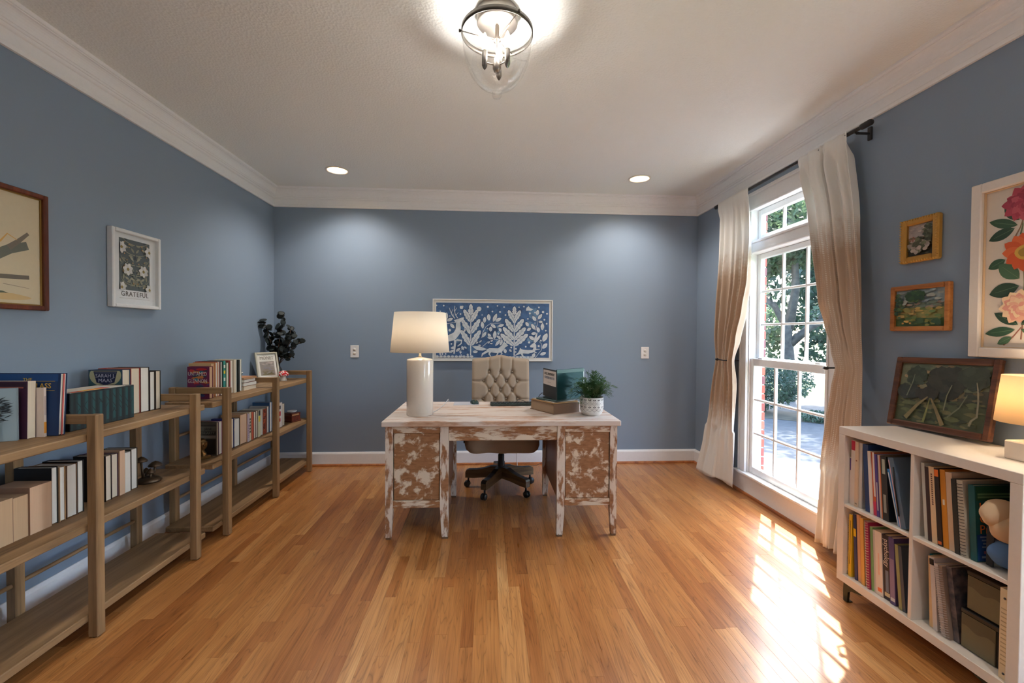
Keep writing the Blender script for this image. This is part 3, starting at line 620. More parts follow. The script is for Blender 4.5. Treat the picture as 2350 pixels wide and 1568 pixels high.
# --- near bookcase, top
b = book('thin pale grey picture book with a black tree on its cover', G1, (-1.885, 1.868, zt), 0, 0.012, 0.235, 0.212, (150, 168, 176), CREAM, yaw=math.radians(24))
polys = []; rr_ = random.Random(3)
for k in range(150):
    a = rr_.uniform(0, 2*PI); q = rr_.uniform(0, 1)**0.5; cx, cz = 0.160+0.062*q*math.cos(a), 0.125+0.056*q*math.sin(a); an = rr_.uniform(-0.6, 0.6); l = rr_.uniform(0.008, 0.02)
    polys.append(([(cx-l*math.cos(an), cz-l*math.sin(an)), (cx+0.0016*math.sin(an), cz-0.0022), (cx+l*math.cos(an), cz+l*math.sin(an)), (cx, cz+0.0022)], rr_.choice(((46, 54, 60), (66, 76, 82), (36, 42, 46)))))
for dx in (-0.035, -0.01, 0.012, 0.03): polys.append(([(0.160+dx-0.004, 0.03), (0.160+dx+0.004, 0.03), (0.160+dx*0.9+0.003, 0.09), (0.160+dx*0.9-0.003, 0.09)], (52, 60, 66)))
cover_panel(b, 0.235, 0.212, [(rect(0.002, 0.233, 0.002, 0.21), (158, 178, 186))]+polys)
b = book('thick cream-paged paperback with a dark purple cover behind the tree book', G1, (-1.872, 1.892, zt), 0, 0.034, 0.15, 0.235, (66, 34, 58), CREAM, False, lean=-0.02)
cover_panel(b, 0.15, 0.235, [(rect(0.0, 0.145, 0.205, 0.228), (52, 24, 44)), (rect(0.01, 0.135, 0.206, 0.212), (150, 80, 66))])
b = book('slim white booklet with an orange foot beside the navy book', G1, (-1.843, 1.9305, zt), 0, 0.011, 0.16, 0.205, (222, 204, 190), WHITEP, False, False)
edge_patch(b, 0.0005, 0.0105, 0.015, 0.062, (226, 150, 50)); edge_patch(b, 0.002, 0.010, 0.09, 0.17, (190, 170, 160))
b = book('large navy hardcover with gold lettering near the front post', G1, (-1.800, 1.9435, zt), 0, 0.030, 0.27, 0.262, (24, 50, 92), WHITEP, True, lean=-0.055)
cover_panel(b, 0.27, 0.262, [(rect(0.004, 0.262, 0.004, 0.258), (26, 56, 100)), (rect(0.004, 0.262, 0.228, 0.258), (30, 74, 132)), (rect(0.03, 0.115, 0.2275, 0.2295), (196, 160, 70)), (rect(0.165, 0.25, 0.2275, 0.2295), (196, 160, 70)), (rect(0.17, 0.25, 0.188, 0.190), (196, 160, 70))])
face_text(b, 0.27, 'THE', 0.14, 0.234, 0.020, (206, 172, 70)); face_text(b, 0.27, 'LASS', 0.205, 0.208, 0.030, (220, 180, 70))
edge_patch(b, 0.013, 0.019, 0.002, 0.26, (206, 92, 86))
# boxed set printed with a forest
bs = MB(); bs.box(-0.16, 0, 0, 0.350, 0, 0.168, bev=0.002)
bx = tag(bs.build('boxed_book_set', plain((28, 36, 40), 0.4), None, (-1.822, 2.022, zt)), 'long dark boxed book set printed with a teal forest', 'box set')
m = MB(); m.add([(0.0004, 0.003, 0.003), (0.0004, 0.347, 0.003), (0.0004, 0.347, 0.165), (0.0004, 0.003, 0.165)], [(0, 1, 2, 3)], 0, False, srgb(28, 50, 54)); rr_ = random.Random(9)
for k in range(9):
    y = 0.02+k*0.037; wv = rr_.uniform(0.008, 0.013); m.add([(0.0006, y+0.016, 0.02), (0.0006, y+0.03, 0.02), (0.0006, y+0.03, 0.16), (0.0006, y+0.016, 0.16)], [(0, 1, 2, 3)], 0, False, srgb(34, 80, 82))
    m.add([(0.0008, y-wv*0.7, 0.003), (0.0008, y+wv*0.9, 0.003), (0.0008, y+wv*0.5, 0.165), (0.0008, y-wv*0.4, 0.165)], [(0, 1, 2, 3)], 0, False, srgb(26, 34, 38))
    for s_ in range(3):
        z = rr_.uniform(0.03, 0.11); dy = rr_.choice((-1, 1))*0.026; m.add([(0.001, y, z), (0.001, y, z+0.006), (0.001, y+dy, z+0.04), (0.001, y+dy, z+0.036)], [(0, 1, 2, 3)], 0, False, srgb(28, 38, 42))
m.build('forest_print', PRINT, bx, fix=False)
MB().box(-0.14, -0.004, 0.004, 0.30, 0.1682, 0.170).build('top_pages', plain((206, 200, 186), 0.8), bx)
for k, (c, y) in enumerate((((236, 104, 70), 0.01), ((240, 190, 60), 0.06), ((232, 90, 96), 0.035), ((244, 150, 50), 0.10), ((240, 200, 70), 0.13), ((214, 60, 60), 0.165))):
    MB().box(-0.02-0.004*k, 0.002, y, y+0.036, 0.1702+0.0006*(k % 2), 0.1707+0.0006*(k % 2)).build('page_tab', plain(c, 0.6), bx)
b = book('navy hardcover with a pale arched author panel behind the boxed set', G1, (-1.882, 2.3735, zt), 0, 0.052, 0.165, 0.243, (40, 62, 92), CREAM, True)
cover_panel(b, 0.165, 0.243, [(rect(0.002, 0.163, 0.15, 0.241), (60, 96, 104)), (blob(0.083, 0.215, 0.078, 0.058, 24, 1, 0.0), (196, 190, 150)), (rect(0.002, 0.163, 0.2385, 0.2425), (40, 62, 92)), ([(0.025, 0.236), (0.142, 0.236), (0.128, 0.178), (0.083, 0.165), (0.04, 0.178)], (30, 36, 72)), (rect(0.03, 0.138, 0.2265, 0.2295), (120, 124, 140))])
face_text(b, 0.165, 'SARAH J.', 0.083, 0.212, 0.025, (190, 190, 206)); face_text(b, 0.165, 'MAAS', 0.083, 0.188, 0.027, (190, 190, 206))
book('tall hardcover with a rust red cover next to the navy author book', G1, (-1.880, 2.427, zt), 0, 0.062, 0.165, 0.246, (158, 52, 40), CREAM)
book('tall hardcover with a black cover, third from the shelf end', G1, (-1.879, 2.490, zt), 0, 0.062, 0.165, 0.245, (34, 24, 24), WHITEP)
book('shorter hardcover with a dark brown cover, second from the shelf end', G1, (-1.877, 2.553, zt), 0, 0.038, 0.155, 0.218, (52, 36, 30), WHITEP)
book('shorter hardcover with an olive black cover, last on the near bookcase top', G1, (-1.874, 2.592, zt), 0, 0.038, 0.155, 0.220, (44, 42, 34), CREAM)
# --- near bookcase, middle shelf
for (y, th, h, c, pg, hd, lab) in (
        (1.768, 0.052, 0.178, (150, 120, 96), TANP, False, 'thick tan-paged paperback at the near end of the middle shelf'),
        (1.822, 0.056, 0.172, (186, 150, 118), TANP, False, 'thick tan-paged paperback second from the near end'),
        (1.880, 0.090, 0.194, (168, 130, 104), PEACH, False, 'very thick peach-paged paperback before the black hardcover'),
        (1.974, 0.030, 0.246, (18, 20, 22), WHITEP, True, 'tall hardcover with a plain black front cover'),
        (2.006, 0.027, 0.240, (186, 150, 110), WHITEP, True, 'white-paged hardcover with a tan spotted cover behind the black one'),
        (2.040, 0.050, 0.236, (120, 92, 70), WHITEP, True, 'thick white-paged hardcover with a brown cover left of the post'),
        (2.094, 0.032, 0.240, (24, 24, 28), WHITEP, True, 'white-paged hardcover with a black cover touching the post'),
        (2.236, 0.036, 0.224, (30, 26, 24), CREAM, True, 'cream-paged hardcover with a black cover just right of the post'),
        (2.276, 0.040, 0.220, (70, 34, 60), CREAM, True, 'cream-paged hardcover with a purple flecked cover'),
        (2.320, 0.032, 0.226, (206, 168, 132), PEACH, False, 'peach-paged paperback standing third right of the post'),
        (2.356, 0.036, 0.207, (150, 132, 116), WHITEP, False, 'shorter white-paged paperback second from the mushrooms'),
        (2.396, 0.042, 0.216, (72, 66, 54), WHITEP, True, 'white-paged hardcover right beside the bronze mushrooms')):
    book(lab, G2, (-1.853+random.uniform(-0.006, 0.004), y, zm), 0, th, 0.15, h, c, pg, hd)
BRONZE = plain((92, 74, 56), 0.45, 0.7, 'dark_bronze')
ms = thing('mushroom_figurine', 'small dark bronze cluster of mushrooms on the middle shelf', 'figurine', (-1.872, 2.535, zm+0.0005))
bb = MB(); bb.lathe([(0, 0), (0.055, 0), (0.06, 0.008), (0.045, 0.022), (0.02, 0.03), (0, 0.032)], 14); bb.build('rocky_base', BRONZE, ms)
for i, (dx, dy, h, r) in enumerate(((0.012, 0.03, 0.085, 0.034), (-0.02, -0.028, 0.125, 0.03), (0.022, -0.02, 0.058, 0.022), (-0.03, 0.02, 0.05, 0.018))):
    MB().tube([(dx*0.7, dy*0.7, 0.012), (dx*0.9, dy*0.8, h*0.5), (dx, dy, h)], [0.008, 0.006, 0.005], 8).build('mushroom_stem', BRONZE, ms)
    MB().lathe([(0, 0.022), (r*0.45, 0.016), (r*0.9, 0.002), (r, -0.006), (r*0.8, -0.004), (0, 0.002)], 16, (dx, dy, h)).build('mushroom_cap', BRONZE, ms)
# --- far bookcase, top
b = book('colourful hardcover lettered UNTAMED GLENNON at the near end', G3, (-1.830, 3.000, zt), 0, 0.040, 0.14, 0.213, (120, 40, 76), PEACH)
pl = [(rect(0.002, 0.138, 0.002, 0.211), (122, 42, 84))]; rr_ = random.Random(2)
for k in range(34): pl.append((blob(rr_.uniform(0.018, 0.122), rr_.uniform(0.02, 0.195), rr_.uniform(0.012, 0.03), rr_.uniform(0.004, 0.012), 9, k, 0.3), rr_.choice(((42, 120, 140), (70, 90, 150), (206, 130, 70), (210, 60, 60), (90, 40, 100), (140, 40, 70), (60, 70, 90)))))
pl.append((blob(0.095, 0.196, 0.035, 0.008, 12, 3, 0.05), (200, 44, 50))); cover_panel(b, 0.14, 0.213, pl)
face_text(b, 0.14, 'UNTAMED', 0.069, 0.165, 0.036, (224, 214, 206), sx=0.70, off=0.007); face_text(b, 0.14, 'GLENNON', 0.069, 0.118, 0.036, (224, 214, 206), sx=0.70, off=0.007)
for (y, th, h, c, pg, fo, lab) in (
        (3.044, 0.036, 0.232, (206, 176, 130), PEACH, True, 'cream-topped book with a tan cover just behind the colourful one'),
        (3.082, 0.030, 0.236, (214, 130, 84), WHITEP, True, 'book with an orange cover and white page edges'),
        (3.114, 0.034, 0.240, (130, 44, 50), WHITEP, True, 'tall white-paged book with a maroon cover'),
        (3.150, 0.026, 0.238, (24, 26, 30), WHITEP, True, 'white-paged hardcover with a black cover amid the top row'),
        (3.178, 0.024, 0.240, (58, 150, 140), WHITEP, False, 'teal and yellow patterned spine facing the room'),
        (3.204, 0.030, 0.226, (90, 128, 96), WHITEP, True, 'shorter white-paged book with a sage cover'),
        (3.236, 0.026, 0.240, (134, 44, 40), CREAM, False, 'dark red mottled spine facing the room'),
        (3.264, 0.034, 0.238, (196, 186, 170), WHITEP, True, 'white-paged book with a beige cover right of the red spine'),
        (3.300, 0.026, 0.242, (220, 208, 186), CREAM, False, 'plain cream spine in the top row'),
        (3.328, 0.026, 0.241, (150, 160, 160), WHITEP, False, 'pale grey spine in the top row'),
        (3.356, 0.020, 0.238, (34, 42, 42), WHITEP, False, 'narrow black spine in the top row'),
        (3.378, 0.034, 0.241, (206, 206, 200), WHITEP, True, 'white book at the far end of the top row beside the flat stack')):
    b = book(lab, G3, (-1.842+random.uniform(-0.008, 0.004), y, zt), 0, th, 0.145, h, c, pg, True, fo)
    if 'teal' in lab:
        for z, col in ((0.02, (240, 206, 50)), (0.10, (230, 232, 220)), (0.15, (240, 206, 50)), (0.19, (232, 236, 226))): edge_patch(b, 0.003, 0.021, z, z+0.022, col)
    if 'dark red' in lab: edge_patch(b, 0.002, 0.024, 0.004, 0.05, (70, 120, 150))
zz = zt
for (t_, l, w_, c, pg, dx, rz_, lab) in ((0.030, 0.186, 0.155, (214, 190, 160), CREAM, 0, 0.02, 'peach flat book at the bottom of the lying stack'), (0.028, 0.182, 0.150, (120, 70, 50), WHITEP, -0.004, -0.03, 'white-edged flat book second from the bottom of the lying stack'), (0.024, 0.178, 0.148, (90, 60, 46), WHITEP, 0.003, 0.05, 'white-edged flat book third from the bottom of the lying stack'), (0.014, 0.174, 0.150, (190, 132, 86), TANP, -0.002, -0.06, 'thin tan paperback with curled cover on top of the lying stack')):
    o = MB(); o.box(-w_, 0, 0, l, 0, 0.0022); o.box(-w_, 0, 0, l, t_-0.0022, t_); o.box(-w_, -w_+0.0022, 0, l, 0.0022, t_-0.0022); ob = tag(o.build('book', plain(c, 0.5), None, (-1.832+dx, 3.418, zz), (0, 0, rz_)), lab, 'book', 'books lying flat on the far bookcase')
    MB().box(-w_+0.0022, -0.003, 0.003, l-0.003, 0.0024, t_-0.0024).build('page_block', page_mat(pg), ob); zz += t_+0.0004
dish = thing('trinket_dish', 'small green and white dish on the flat book stack', 'dish', (-1.93, 3.50, zz+0.0003))
MB().lathe([(0, 0), (0.028, 0), (0.034, 0.012), (0.040, 0.030), (0.037, 0.030), (0.030, 0.014), (0, 0.005)], 20).build('bowl', plain((44, 84, 76), 0.25), dish); MB().lathe([(0.041, 0.029), (0.041, 0.034), (0.036, 0.034), (0.036, 0.029), (0.041, 0.029)], 20, caps=False).build('rim', plain((228, 226, 218), 0.3), dish)
# framed print leaning at the corner
fr = thing('framed_print', 'small pale framed print lettered MONET leaning in the corner', 'picture', (-1.957, 4.092, zt+0.0005))
nv = Vector((0.83, -0.55, 0)).normalized(); sd = Vector((0.55, 0.83, 0)).normalized(); lean = math.radians(13)
upv = (Vector((0, 0, 1))*math.cos(lean)-nv*math.sin(lean)); nrm = nv*math.cos(lean)+Vector((0, 0, 1))*math.sin(lean)
fr.matrix_world = basis((-1.972, 4.085, zt+0.004), sd, upv, nrm)
def frame_rails(w_, h, rail, depth, mat, parent, name='frame', z0=0.0, bev=0.003):
    o = MB(); a, c = w_/2, h/2
    for sgn in (-1, 1): o.box(sgn*a, sgn*(a-rail), -c, c, z0, z0+depth, bev=bev); o.box(-a+rail, a-rail, sgn*c, sgn*(c-rail), z0, z0+depth, bev=bev)
    return o.build(name, mat, parent)
def picture(parent, w_, h, polys, mat, z, name='print'):
    """flat print, layered colour shapes; polys: (points in metres centred, rgb)"""
    o = MB()
    for k, (pts, rgb) in enumerate([(rect(-w_/2, w_/2, -h/2, h/2), polys[0])]+polys[1:]): o.add([(x_, y_, z+0.00008*k) for x_, y_ in pts], [tuple(range(len(pts)))], 0, False, srgb(*rgb))
    return o.build(name, mat, parent, fix=False)
FW, FH = 0.205, 0.262
o = MB(); 
for sgn in (-1, 1): o.box(sgn*FW/2, sgn*(FW/2-0.016), 0, FH, 0, 0.018, bev=0.003)
o.box(-FW/2+0.016, FW/2-0.016, 0, 0.016, 0, 0.018, bev=0.003); o.box(-FW/2+0.016, FW/2-0.016, FH-0.016, FH, 0, 0.018, bev=0.003); o.build('frame', plain((196, 190, 170), 0.45), fr)
MB().box(-FW/2+0.002, FW/2-0.002, 0.002, FH-0.002, 0.0, 0.006).build('backing', plain((90, 84, 74), 0.8), fr)
o = MB(); cols = [(rect(-0.084, 0.084, 0.018, 0.244), (226, 222, 212)), (rect(-0.066, 0.066, 0.050, 0.178), (150, 140, 132))]
rr_ = random.Random(4)
for k in range(60):
    y_ = rr_.uniform(0.055, 0.172); c = [(118, 108, 74), (136, 122, 92), (150, 134, 116), (146, 142, 154), (176, 162, 156), (198, 180, 168)][min(5, max(0, int((y_-0.05)/0.128*6+rr_.uniform(-0.8, 0.8))))]
    cols.append((blob(rr_.uniform(-0.046, 0.046), y_, rr_.uniform(0.008, 0.02), rr_.uniform(0.002, 0.005), 8, k, 0.2), c))
for k, (pts, rgb) in enumerate(cols): o.add([(x_, y_, 0.0064+0.00008*k) for x_, y_ in pts], [tuple(range(len(pts)))], 0, False, srgb(*rgb))
o.build('print', PRINT, fr, fix=False); text('MONET', 0.043, plain((150, 142, 134), 0.6), fr, basis((0.0, 0.208, 0.0124), (1, 0, 0), (0, 1, 0), (0, 0, 1)), sx=0.86)
# red mushroom
rm = thing('mushroom_ornament', 'little ceramic toadstool with red and white cap on the bookcase', 'ornament', (-1.862, 4.125, zt+0.0005))
MB().lathe([(0, 0), (0.028, 0), (0.029, 0.006), (0.022, 0.03), (0.021, 0.048), (0, 0.05)], 20).build('stem', plain((226, 220, 208), 0.35), rm)
m, t, bsd = new_mat('red_white_glaze'); tc, vz = nodes(t, 'TexCoord', 'TexNoise'); vz.inputs['Scale'].default_value = 55; vz.inputs['Detail'].default_value = 1; t.links.new(tc.outputs['Object'], vz.inputs['Vector']); rpp = ramp(t, [(0.50, srgb(196, 26, 34)), (0.56, srgb(236, 224, 216))]); t.links.new(vz.outputs['Fac'], rpp.inputs[0]); t.links.new(rpp.outputs[0], bsd.inputs['Base Color']); bsd.inputs['Roughness'].default_value = 0.2
MB().lathe([(0.0, 0.044), (0.03, 0.044), (0.044, 0.047), (0.046, 0.056), (0.040, 0.074), (0.026, 0.088), (0.010, 0.094), (0, 0.095)], 24).build('cap', m, rm)
# eucalyptus
eu = thing('eucalyptus_vase', 'dark dried eucalyptus branches in a small vase behind the framed print', 'plant', (-1.955, 4.235, zt+0.0005))
MB().lathe([(0, 0), (0.030, 0), (0.036, 0.02), (0.038, 0.06), (0.028, 0.10), (0.014, 0.125), (0.013, 0.150), (0.016, 0.156), (0.010, 0.154), (0.008, 0.12), (0, 0.10)], 20).build('vase', plain((60, 66, 70), 0.3), eu)
EUC = leaf_mat('eucalyptus_leaf', (24, 32, 34), (46, 56, 54), 0.08); TWIG = plain((120, 96, 80), 0.7)
leaf_me = MB().lathe([(0, 0.0006), (0.6, 0.0006), (0.92, 0.0), (0.6, -0.0006), (0, -0.0006)], 10).mesh('leaf', EUC)
# main stems: (px-like targets) given as local end points
rr_ = random.Random(21)
def stem(pts, nleaf, ls, start=0.25):
    P = [Vector(p) for p in pts]; MB().tube(P, [0.003*(1-0.6*i/(len(P)-1)) for i in range(len(P))], 6).build('stem', TWIG, eu)
    for k in range(nleaf):
        f = start+(1-start)*k/(nleaf-1); q = f*(len(P)-1); i = min(int(q), len(P)-2); p = P[i].lerp(P[i+1], q-i); dr = (P[i+1]-P[i]).normalized()
        sidev = Vector((rr_.uniform(-1, 1), rr_.uniform(-1, 0.3), rr_.uniform(-0.6, 1))).cross(dr).normalized(); r = ls*rr_.uniform(0.75, 1.2)
        n = (Vector((rr_.uniform(-0.6, 0.8), rr_.uniform(-1.0, 0.2), rr_.uniform(-0.5, 0.7)))).normalized(); o = put('leaf', leaf_me, eu, tuple(p+sidev*r*0.7))
        o.rotation_euler = n.to_track_quat('Z', 'Y').to_euler(); o.scale = (r, r*rr_.uniform(0.75, 1.0), r)
def e_at(px, py, dy=0.0):
    """direction helper: metres right/up of the vase foot"""
    return (px, dy, py)
stem([(0, 0, 0.14), (-0.04, -0.01, 0.30), (-0.09, -0.01, 0.44), (-0.118, -0.03, 0.56)], 16, 0.036)
stem([(0, 0, 0.14), (0.00, -0.01, 0.32), (0.025, 0, 0.44), (0.055, -0.01, 0.62)], 17, 0.033)
stem([(0, 0, 0.14), (0.05, -0.01, 0.28), (0.10, -0.01, 0.36), (0.125, -0.02, 0.50)], 16, 0.031)
stem([(0, 0, 0.14), (0.08, -0.02, 0.25), (0.16, -0.04, 0.315), (0.245, -0.05, 0.375)], 17, 0.035)
stem([(0, 0, 0.14), (-0.01, 0, 0.26), (0.01, 0, 0.36), (0.03, -0.02, 0.50)], 17, 0.038)
stem([(0, 0, 0.14), (0.06, -0.01, 0.2), (0.10, -0.02, 0.205), (0.145, -0.03, 0.225)], 10, 0.030)
stem([(0, 0, 0.14), (-0.03, -0.01, 0.22), (-0.05, -0.02, 0.30), (-0.08, -0.03, 0.42)], 15, 0.037)
stem([(0, 0, 0.14), (0.05, -0.01, 0.24), (0.09, -0.02, 0.31), (0.15, -0.03, 0.42)], 15, 0.034)
# --- far bookcase, middle shelf
b = book('large grey hardcover with dark lettering behind the bronze bust', G4, (-1.812, 3.045, zm), 0, 0.022, 0.165, 0.226, (96, 94, 86), CREAM)
cover_panel(b, 0.165, 0.226, [(rect(0.003, 0.162, 0.003, 0.223), (104, 100, 92)), (rect(0.005, 0.16, 0.20, 0.212), (72, 70, 64)), (rect(0.005, 0.16, 0.168, 0.197), (112, 110, 100)), (rect(0.005, 0.16, 0.142, 0.166), (60, 60, 54)), (rect(0.005, 0.16, 0.12, 0.136), (140, 134, 124)), (rect(0.005, 0.16, 0.01, 0.115), (50, 42, 36))])
face_text(b, 0.165, 'JANE', 0.112, 0.182, 0.022, (50, 48, 44), off=0.003); face_text(b, 0.165, 'MORIARTY', 0.10, 0.154, 0.022, (140, 146, 130), off=0.003)
b = book('white-paged book with a magenta cover beside the bronze bust', G4, (-1.812, 3.069, zm), 0, 0.040, 0.15, 0.225, (132, 24, 90), WHITEP)
for (y, th, h, c, pg, fo, lab) in (
        (3.228, 0.030, 0.214, (38, 54, 120), CREAM, True, 'cream-paged book with a royal blue cover right of the second post'),
        (3.262, 0.072, 0.204, (34, 30, 28), WHITEP, True, 'white-paged hardcover with a black and yellow cover'),
        (3.337, 0.088, 0.222, (206, 158, 116), PEACH, True, 'very thick peach-paged paperback in the lower row'),
        (3.428, 0.026, 0.214, (190, 170, 176), WHITEP, False, 'pale spine with purple lettering in the lower row'),
        (3.457, 0.034, 0.218, (214, 200, 166), CREAM, False, 'cream spine with bold black lettering in the lower row'),
        (3.494, 0.020, 0.216, (206, 92, 62), WHITEP, False, 'narrow red-orange spine in the lower row'),
        (3.517, 0.034, 0.212, (52, 48, 46), CREAM, True, 'cream-paged book with a charcoal cover in the lower row'),
        (3.554, 0.030, 0.214, (120, 96, 72), CREAM, True, 'cream-paged book with a brown cover in the lower row'),
        (3.587, 0.034, 0.214, (222, 214, 176), WHITEP, False, 'ivory spine with a yellow foot band'),
        (3.624, 0.044, 0.214, (206, 200, 190), WHITEP, True, 'white-paged book with a light cover in the lower row'),
        (3.671, 0.058, 0.206, (150, 62, 36), WHITEP, False, 'thick spine patterned orange and black'),
        (3.732, 0.030, 0.220, (190, 186, 180), WHITEP, True, 'thin white-paged book beside the patterned spine'),
        (3.766, 0.040, 0.248, (64, 104, 150), WHITEP, True, 'tall book with a blue cover just before the third post'),
        (3.938, 0.058, 0.215, (226, 216, 204), WHITEP, False, 'white spine with red and black marks right of the third post'),
        (4.000, 0.044, 0.198, (176, 160, 140), CREAM, True, 'shorter cream-paged book next to the wooden box')):
    b = book(lab, G4, (-1.812+random.uniform(-0.008, 0.003), y, zm), 0, th, 0.14, h, c, pg, fo is True, fo)
    if 'bold black' in lab: [edge_patch(b, 0.009, 0.025, 0.06+0.024*k, 0.076+0.024*k, (34, 32, 30)) for k in range(5)]
    if 'yellow foot' in lab: edge_patch(b, 0.004, 0.03, 0.12, 0.165, (236, 210, 60)); edge_patch(b, 0.004, 0.03, 0.168, 0.21, (40, 44, 46))
    if 'red and black' in lab: edge_patch(b, 0.006, 0.03, 0.10, 0.14, (206, 40, 44)); edge_patch(b, 0.006, 0.03, 0.16, 0.19, (40, 40, 44)); edge_patch(b, 0.008, 0.026, 0.05, 0.08, (206, 40, 44))
    if 'orange and black' in lab:
        rr_ = random.Random(8)
        for k in range(14): z = 0.03+k*0.012; y_ = rr_.uniform(0.004, 0.03); edge_patch(b, y_, y_+0.02, z, z+0.009, rr_.choice(((40, 24, 18), (206, 100, 40), (96, 36, 22))))
    if 'purple lettering' in lab: [edge_patch(b, 0.009, 0.017, 0.03+0.013*k, 0.039+0.013*k, (110, 84, 124)) for k in range(8)]
    if 'black and yellow' in lab: edge_patch(b, 0.0005, 0.0025, 0.12, 0.14, (230, 190, 60))
# bronze bust
bu = thing('bronze_bust', 'small dark bronze bust of a head beside the magenta book', 'bust', (-1.868, 2.985, zm+0.0005), math.radians(-35))
BZ = plain((118, 88, 50), 0.32, 0.85, 'gold_bronze')
MB().box(-0.04, 0.04, -0.035, 0.035, 0, 0.022, bev=0.004).build('plinth', BZ, bu)
mb = MB(); rings = [(0.020, 0.036, 0.026, 0), (0.034, 0.034, 0.024, 0), (0.046, 0.018, 0.016, -0.002), (0.058, 0.016, 0.015, -0.002), (0.066, 0.020, 0.020, 0.002), (0.080, 0.024, 0.026, 0.003), (0.096, 0.026, 0.029, 0.001), (0.112, 0.025, 0.028, -0.001), (0.124, 0.019, 0.022, -0.002), (0.132, 0.010, 0.011, -0.002), (0.134, 0.001, 0.001, -0.002)]
n = 20; vs = []
for z, rx, ry, oy in rings:
    for k in range(n):
        a = 2*PI*k/n; px_, py_ = rx*math.cos(a), ry*math.sin(a)+oy
        f = max(0, math.cos(a+PI/2))       # face looks to local -y
        if f > 0.75 and 0.064 < z < 0.125: py_ -= {0.066: 0.003, 0.080: 0.004, 0.096: 0.009, 0.112: 0.002}.get(z, 0)*(f-0.75)*4
        vs.append((px_, py_, z))
mb.add(vs, [(i*n+k, i*n+(k+1) % n, (i+1)*n+(k+1) % n, (i+1)*n+k) for i in range(len(rings)-1) for k in range(n)], 0, True)
mb.build('head', BZ, bu)
for s_ in (-1, 1): MB().lathe([(0, 0.006), (0.005, 0.004), (0.007, 0), (0.005, -0.005), (0, -0.007)], 8, (s_*0.026, 0.0, 0.090)).build('ear', BZ, bu)
MB().tube([(-0.024, -0.016, 0.112), (0, -0.029, 0.117), (0.024, -0.016, 0.112), (0.026, 0.012, 0.108), (0, 0.029, 0.106), (-0.026, 0.012, 0.108), (-0.024, -0.016, 0.112)], 0.005, 8).build('headband', BZ, bu)
# wooden box with a white dish
wb = thing('wooden_box', 'reddish wooden keepsake box at the far end of the middle shelf', 'box', (-1.835, 4.228, zm+0.0003), math.radians(-22))
RW = wood_mat('red_mahogany', srgb(60, 24, 16), srgb(98, 42, 28), srgb(126, 60, 40), 0.3, 'X', 2.0)
MB().box(-0.062, 0.062, -0.058, 0.058, 0, 0.012, bev=0.003).build('base', RW, wb); MB().box(-0.055, 0.055, -0.051, 0.051, 0.012, 0.058, bev=0.002).build('body', RW, wb); MB().box(-0.056, 0.056, -0.052, 0.052, 0.0585, 0.082, bev=0.003).build('lid', RW, wb); MB().box(0.0562, 0.0575, -0.048, 0.03, 0.060, 0.072).build('inlay', plain((206, 160, 110), 0.4), wb)
wd = tag(MB().lathe([(0, 0), (0.030, 0), (0.040, 0.008), (0.043, 0.016), (0.040, 0.016), (0.030, 0.010), (0, 0.006)], 20).build('small_dish', plain((226, 226, 224), 0.3), None, (-1.832, 4.232, zm+0.0830)), 'small white dish on the reddish wooden box', 'dish')

# ================================================================== DESK
DT = distressed_mat('whitewashed_desktop', 0.58, (2.6, 18, 10), (220, 208, 198), (184, 144, 116), (208, 178, 154))
DP = distressed_mat('worn_white_paint_on_oak', 0.47, (13, 13, 13), (224, 212, 192), (134, 92, 58), (168, 122, 82))
DL = distressed_mat('worn_white_paint_legs', 0.53, (24, 24, 7), (224, 214, 200), (136, 94, 62), (170, 124, 86))
DR = distressed_mat('worn_white_paint_rails', 0.50, (7, 20, 26), (224, 212, 192), (136, 92, 58), (172, 124, 82))
DI = wood_mat('desk_inner_wood', srgb(104, 66, 42), srgb(134, 90, 60), srgb(158, 112, 78), 0.45, 'Z', 1.0)
dk = thing('desk', 'distressed whitewashed wooden pedestal desk in the middle of the room', 'desk', (0.104, 3.22, 0)); ox, oy = 0.104, 3.22
F0, F1, R0, R1 = 2.838-oy, 2.884-oy, 3.560-oy, 3.606-oy
def D(nm, m, mat): return m.build(nm, mat, dk)
D('desktop', MB().box(-0.668-ox, 0.876-ox, 2.812-oy, 3.632-oy, 0.735, 0.770, bev=0.004), DT)
def dleg(x0, x1, y0, y1, inner):
    """square leg, tapering below the pedestal on its inner side"""
    m = MB(); t_ = 0.012; zb = 0.205
    a = (x0-ox, x1-ox); lo = (a[0]+(0 if inner > 0 else t_), a[1]-(t_ if inner > 0 else 0))
    vs = [(a[0], y0, 0.735), (a[1], y0, 0.735), (a[1], y1, 0.735), (a[0], y1, 0.735), (a[0], y0, zb), (a[1], y0, zb), (a[1], y1, zb), (a[0], y1, zb), (lo[0], y0+0.004, 0.014), (lo[1], y0+0.004, 0.014), (lo[1], y1-0.006, 0.014), (lo[0], y1-0.006, 0.014)]
    m.add(vs, [(3, 2, 1, 0), (8, 9, 10, 11)]+[(4*k+i, 4*k+(i+1) % 4, 4*k+4+(i+1) % 4, 4*k+4+i) for k in range(2) for i in range(4)])
    o = D('leg', m, DL); MB().box(lo[0]+0.002, lo[1]-0.002, y0+0.006, y1-0.008, 0.0005, 0.0138).build('foot_glide', plain((112, 88, 66), 0.5), o); return o
for y0, y1 in ((F0, F1), (R0, R1)):
    dleg(-0.648, -0.600, y0, y1, 1); dleg(-0.300, -0.246, y0, y1, -1); dleg(0.461, 0.513, y0, y1, 1); dleg(0.812, 0.858, y0, y1, -1)
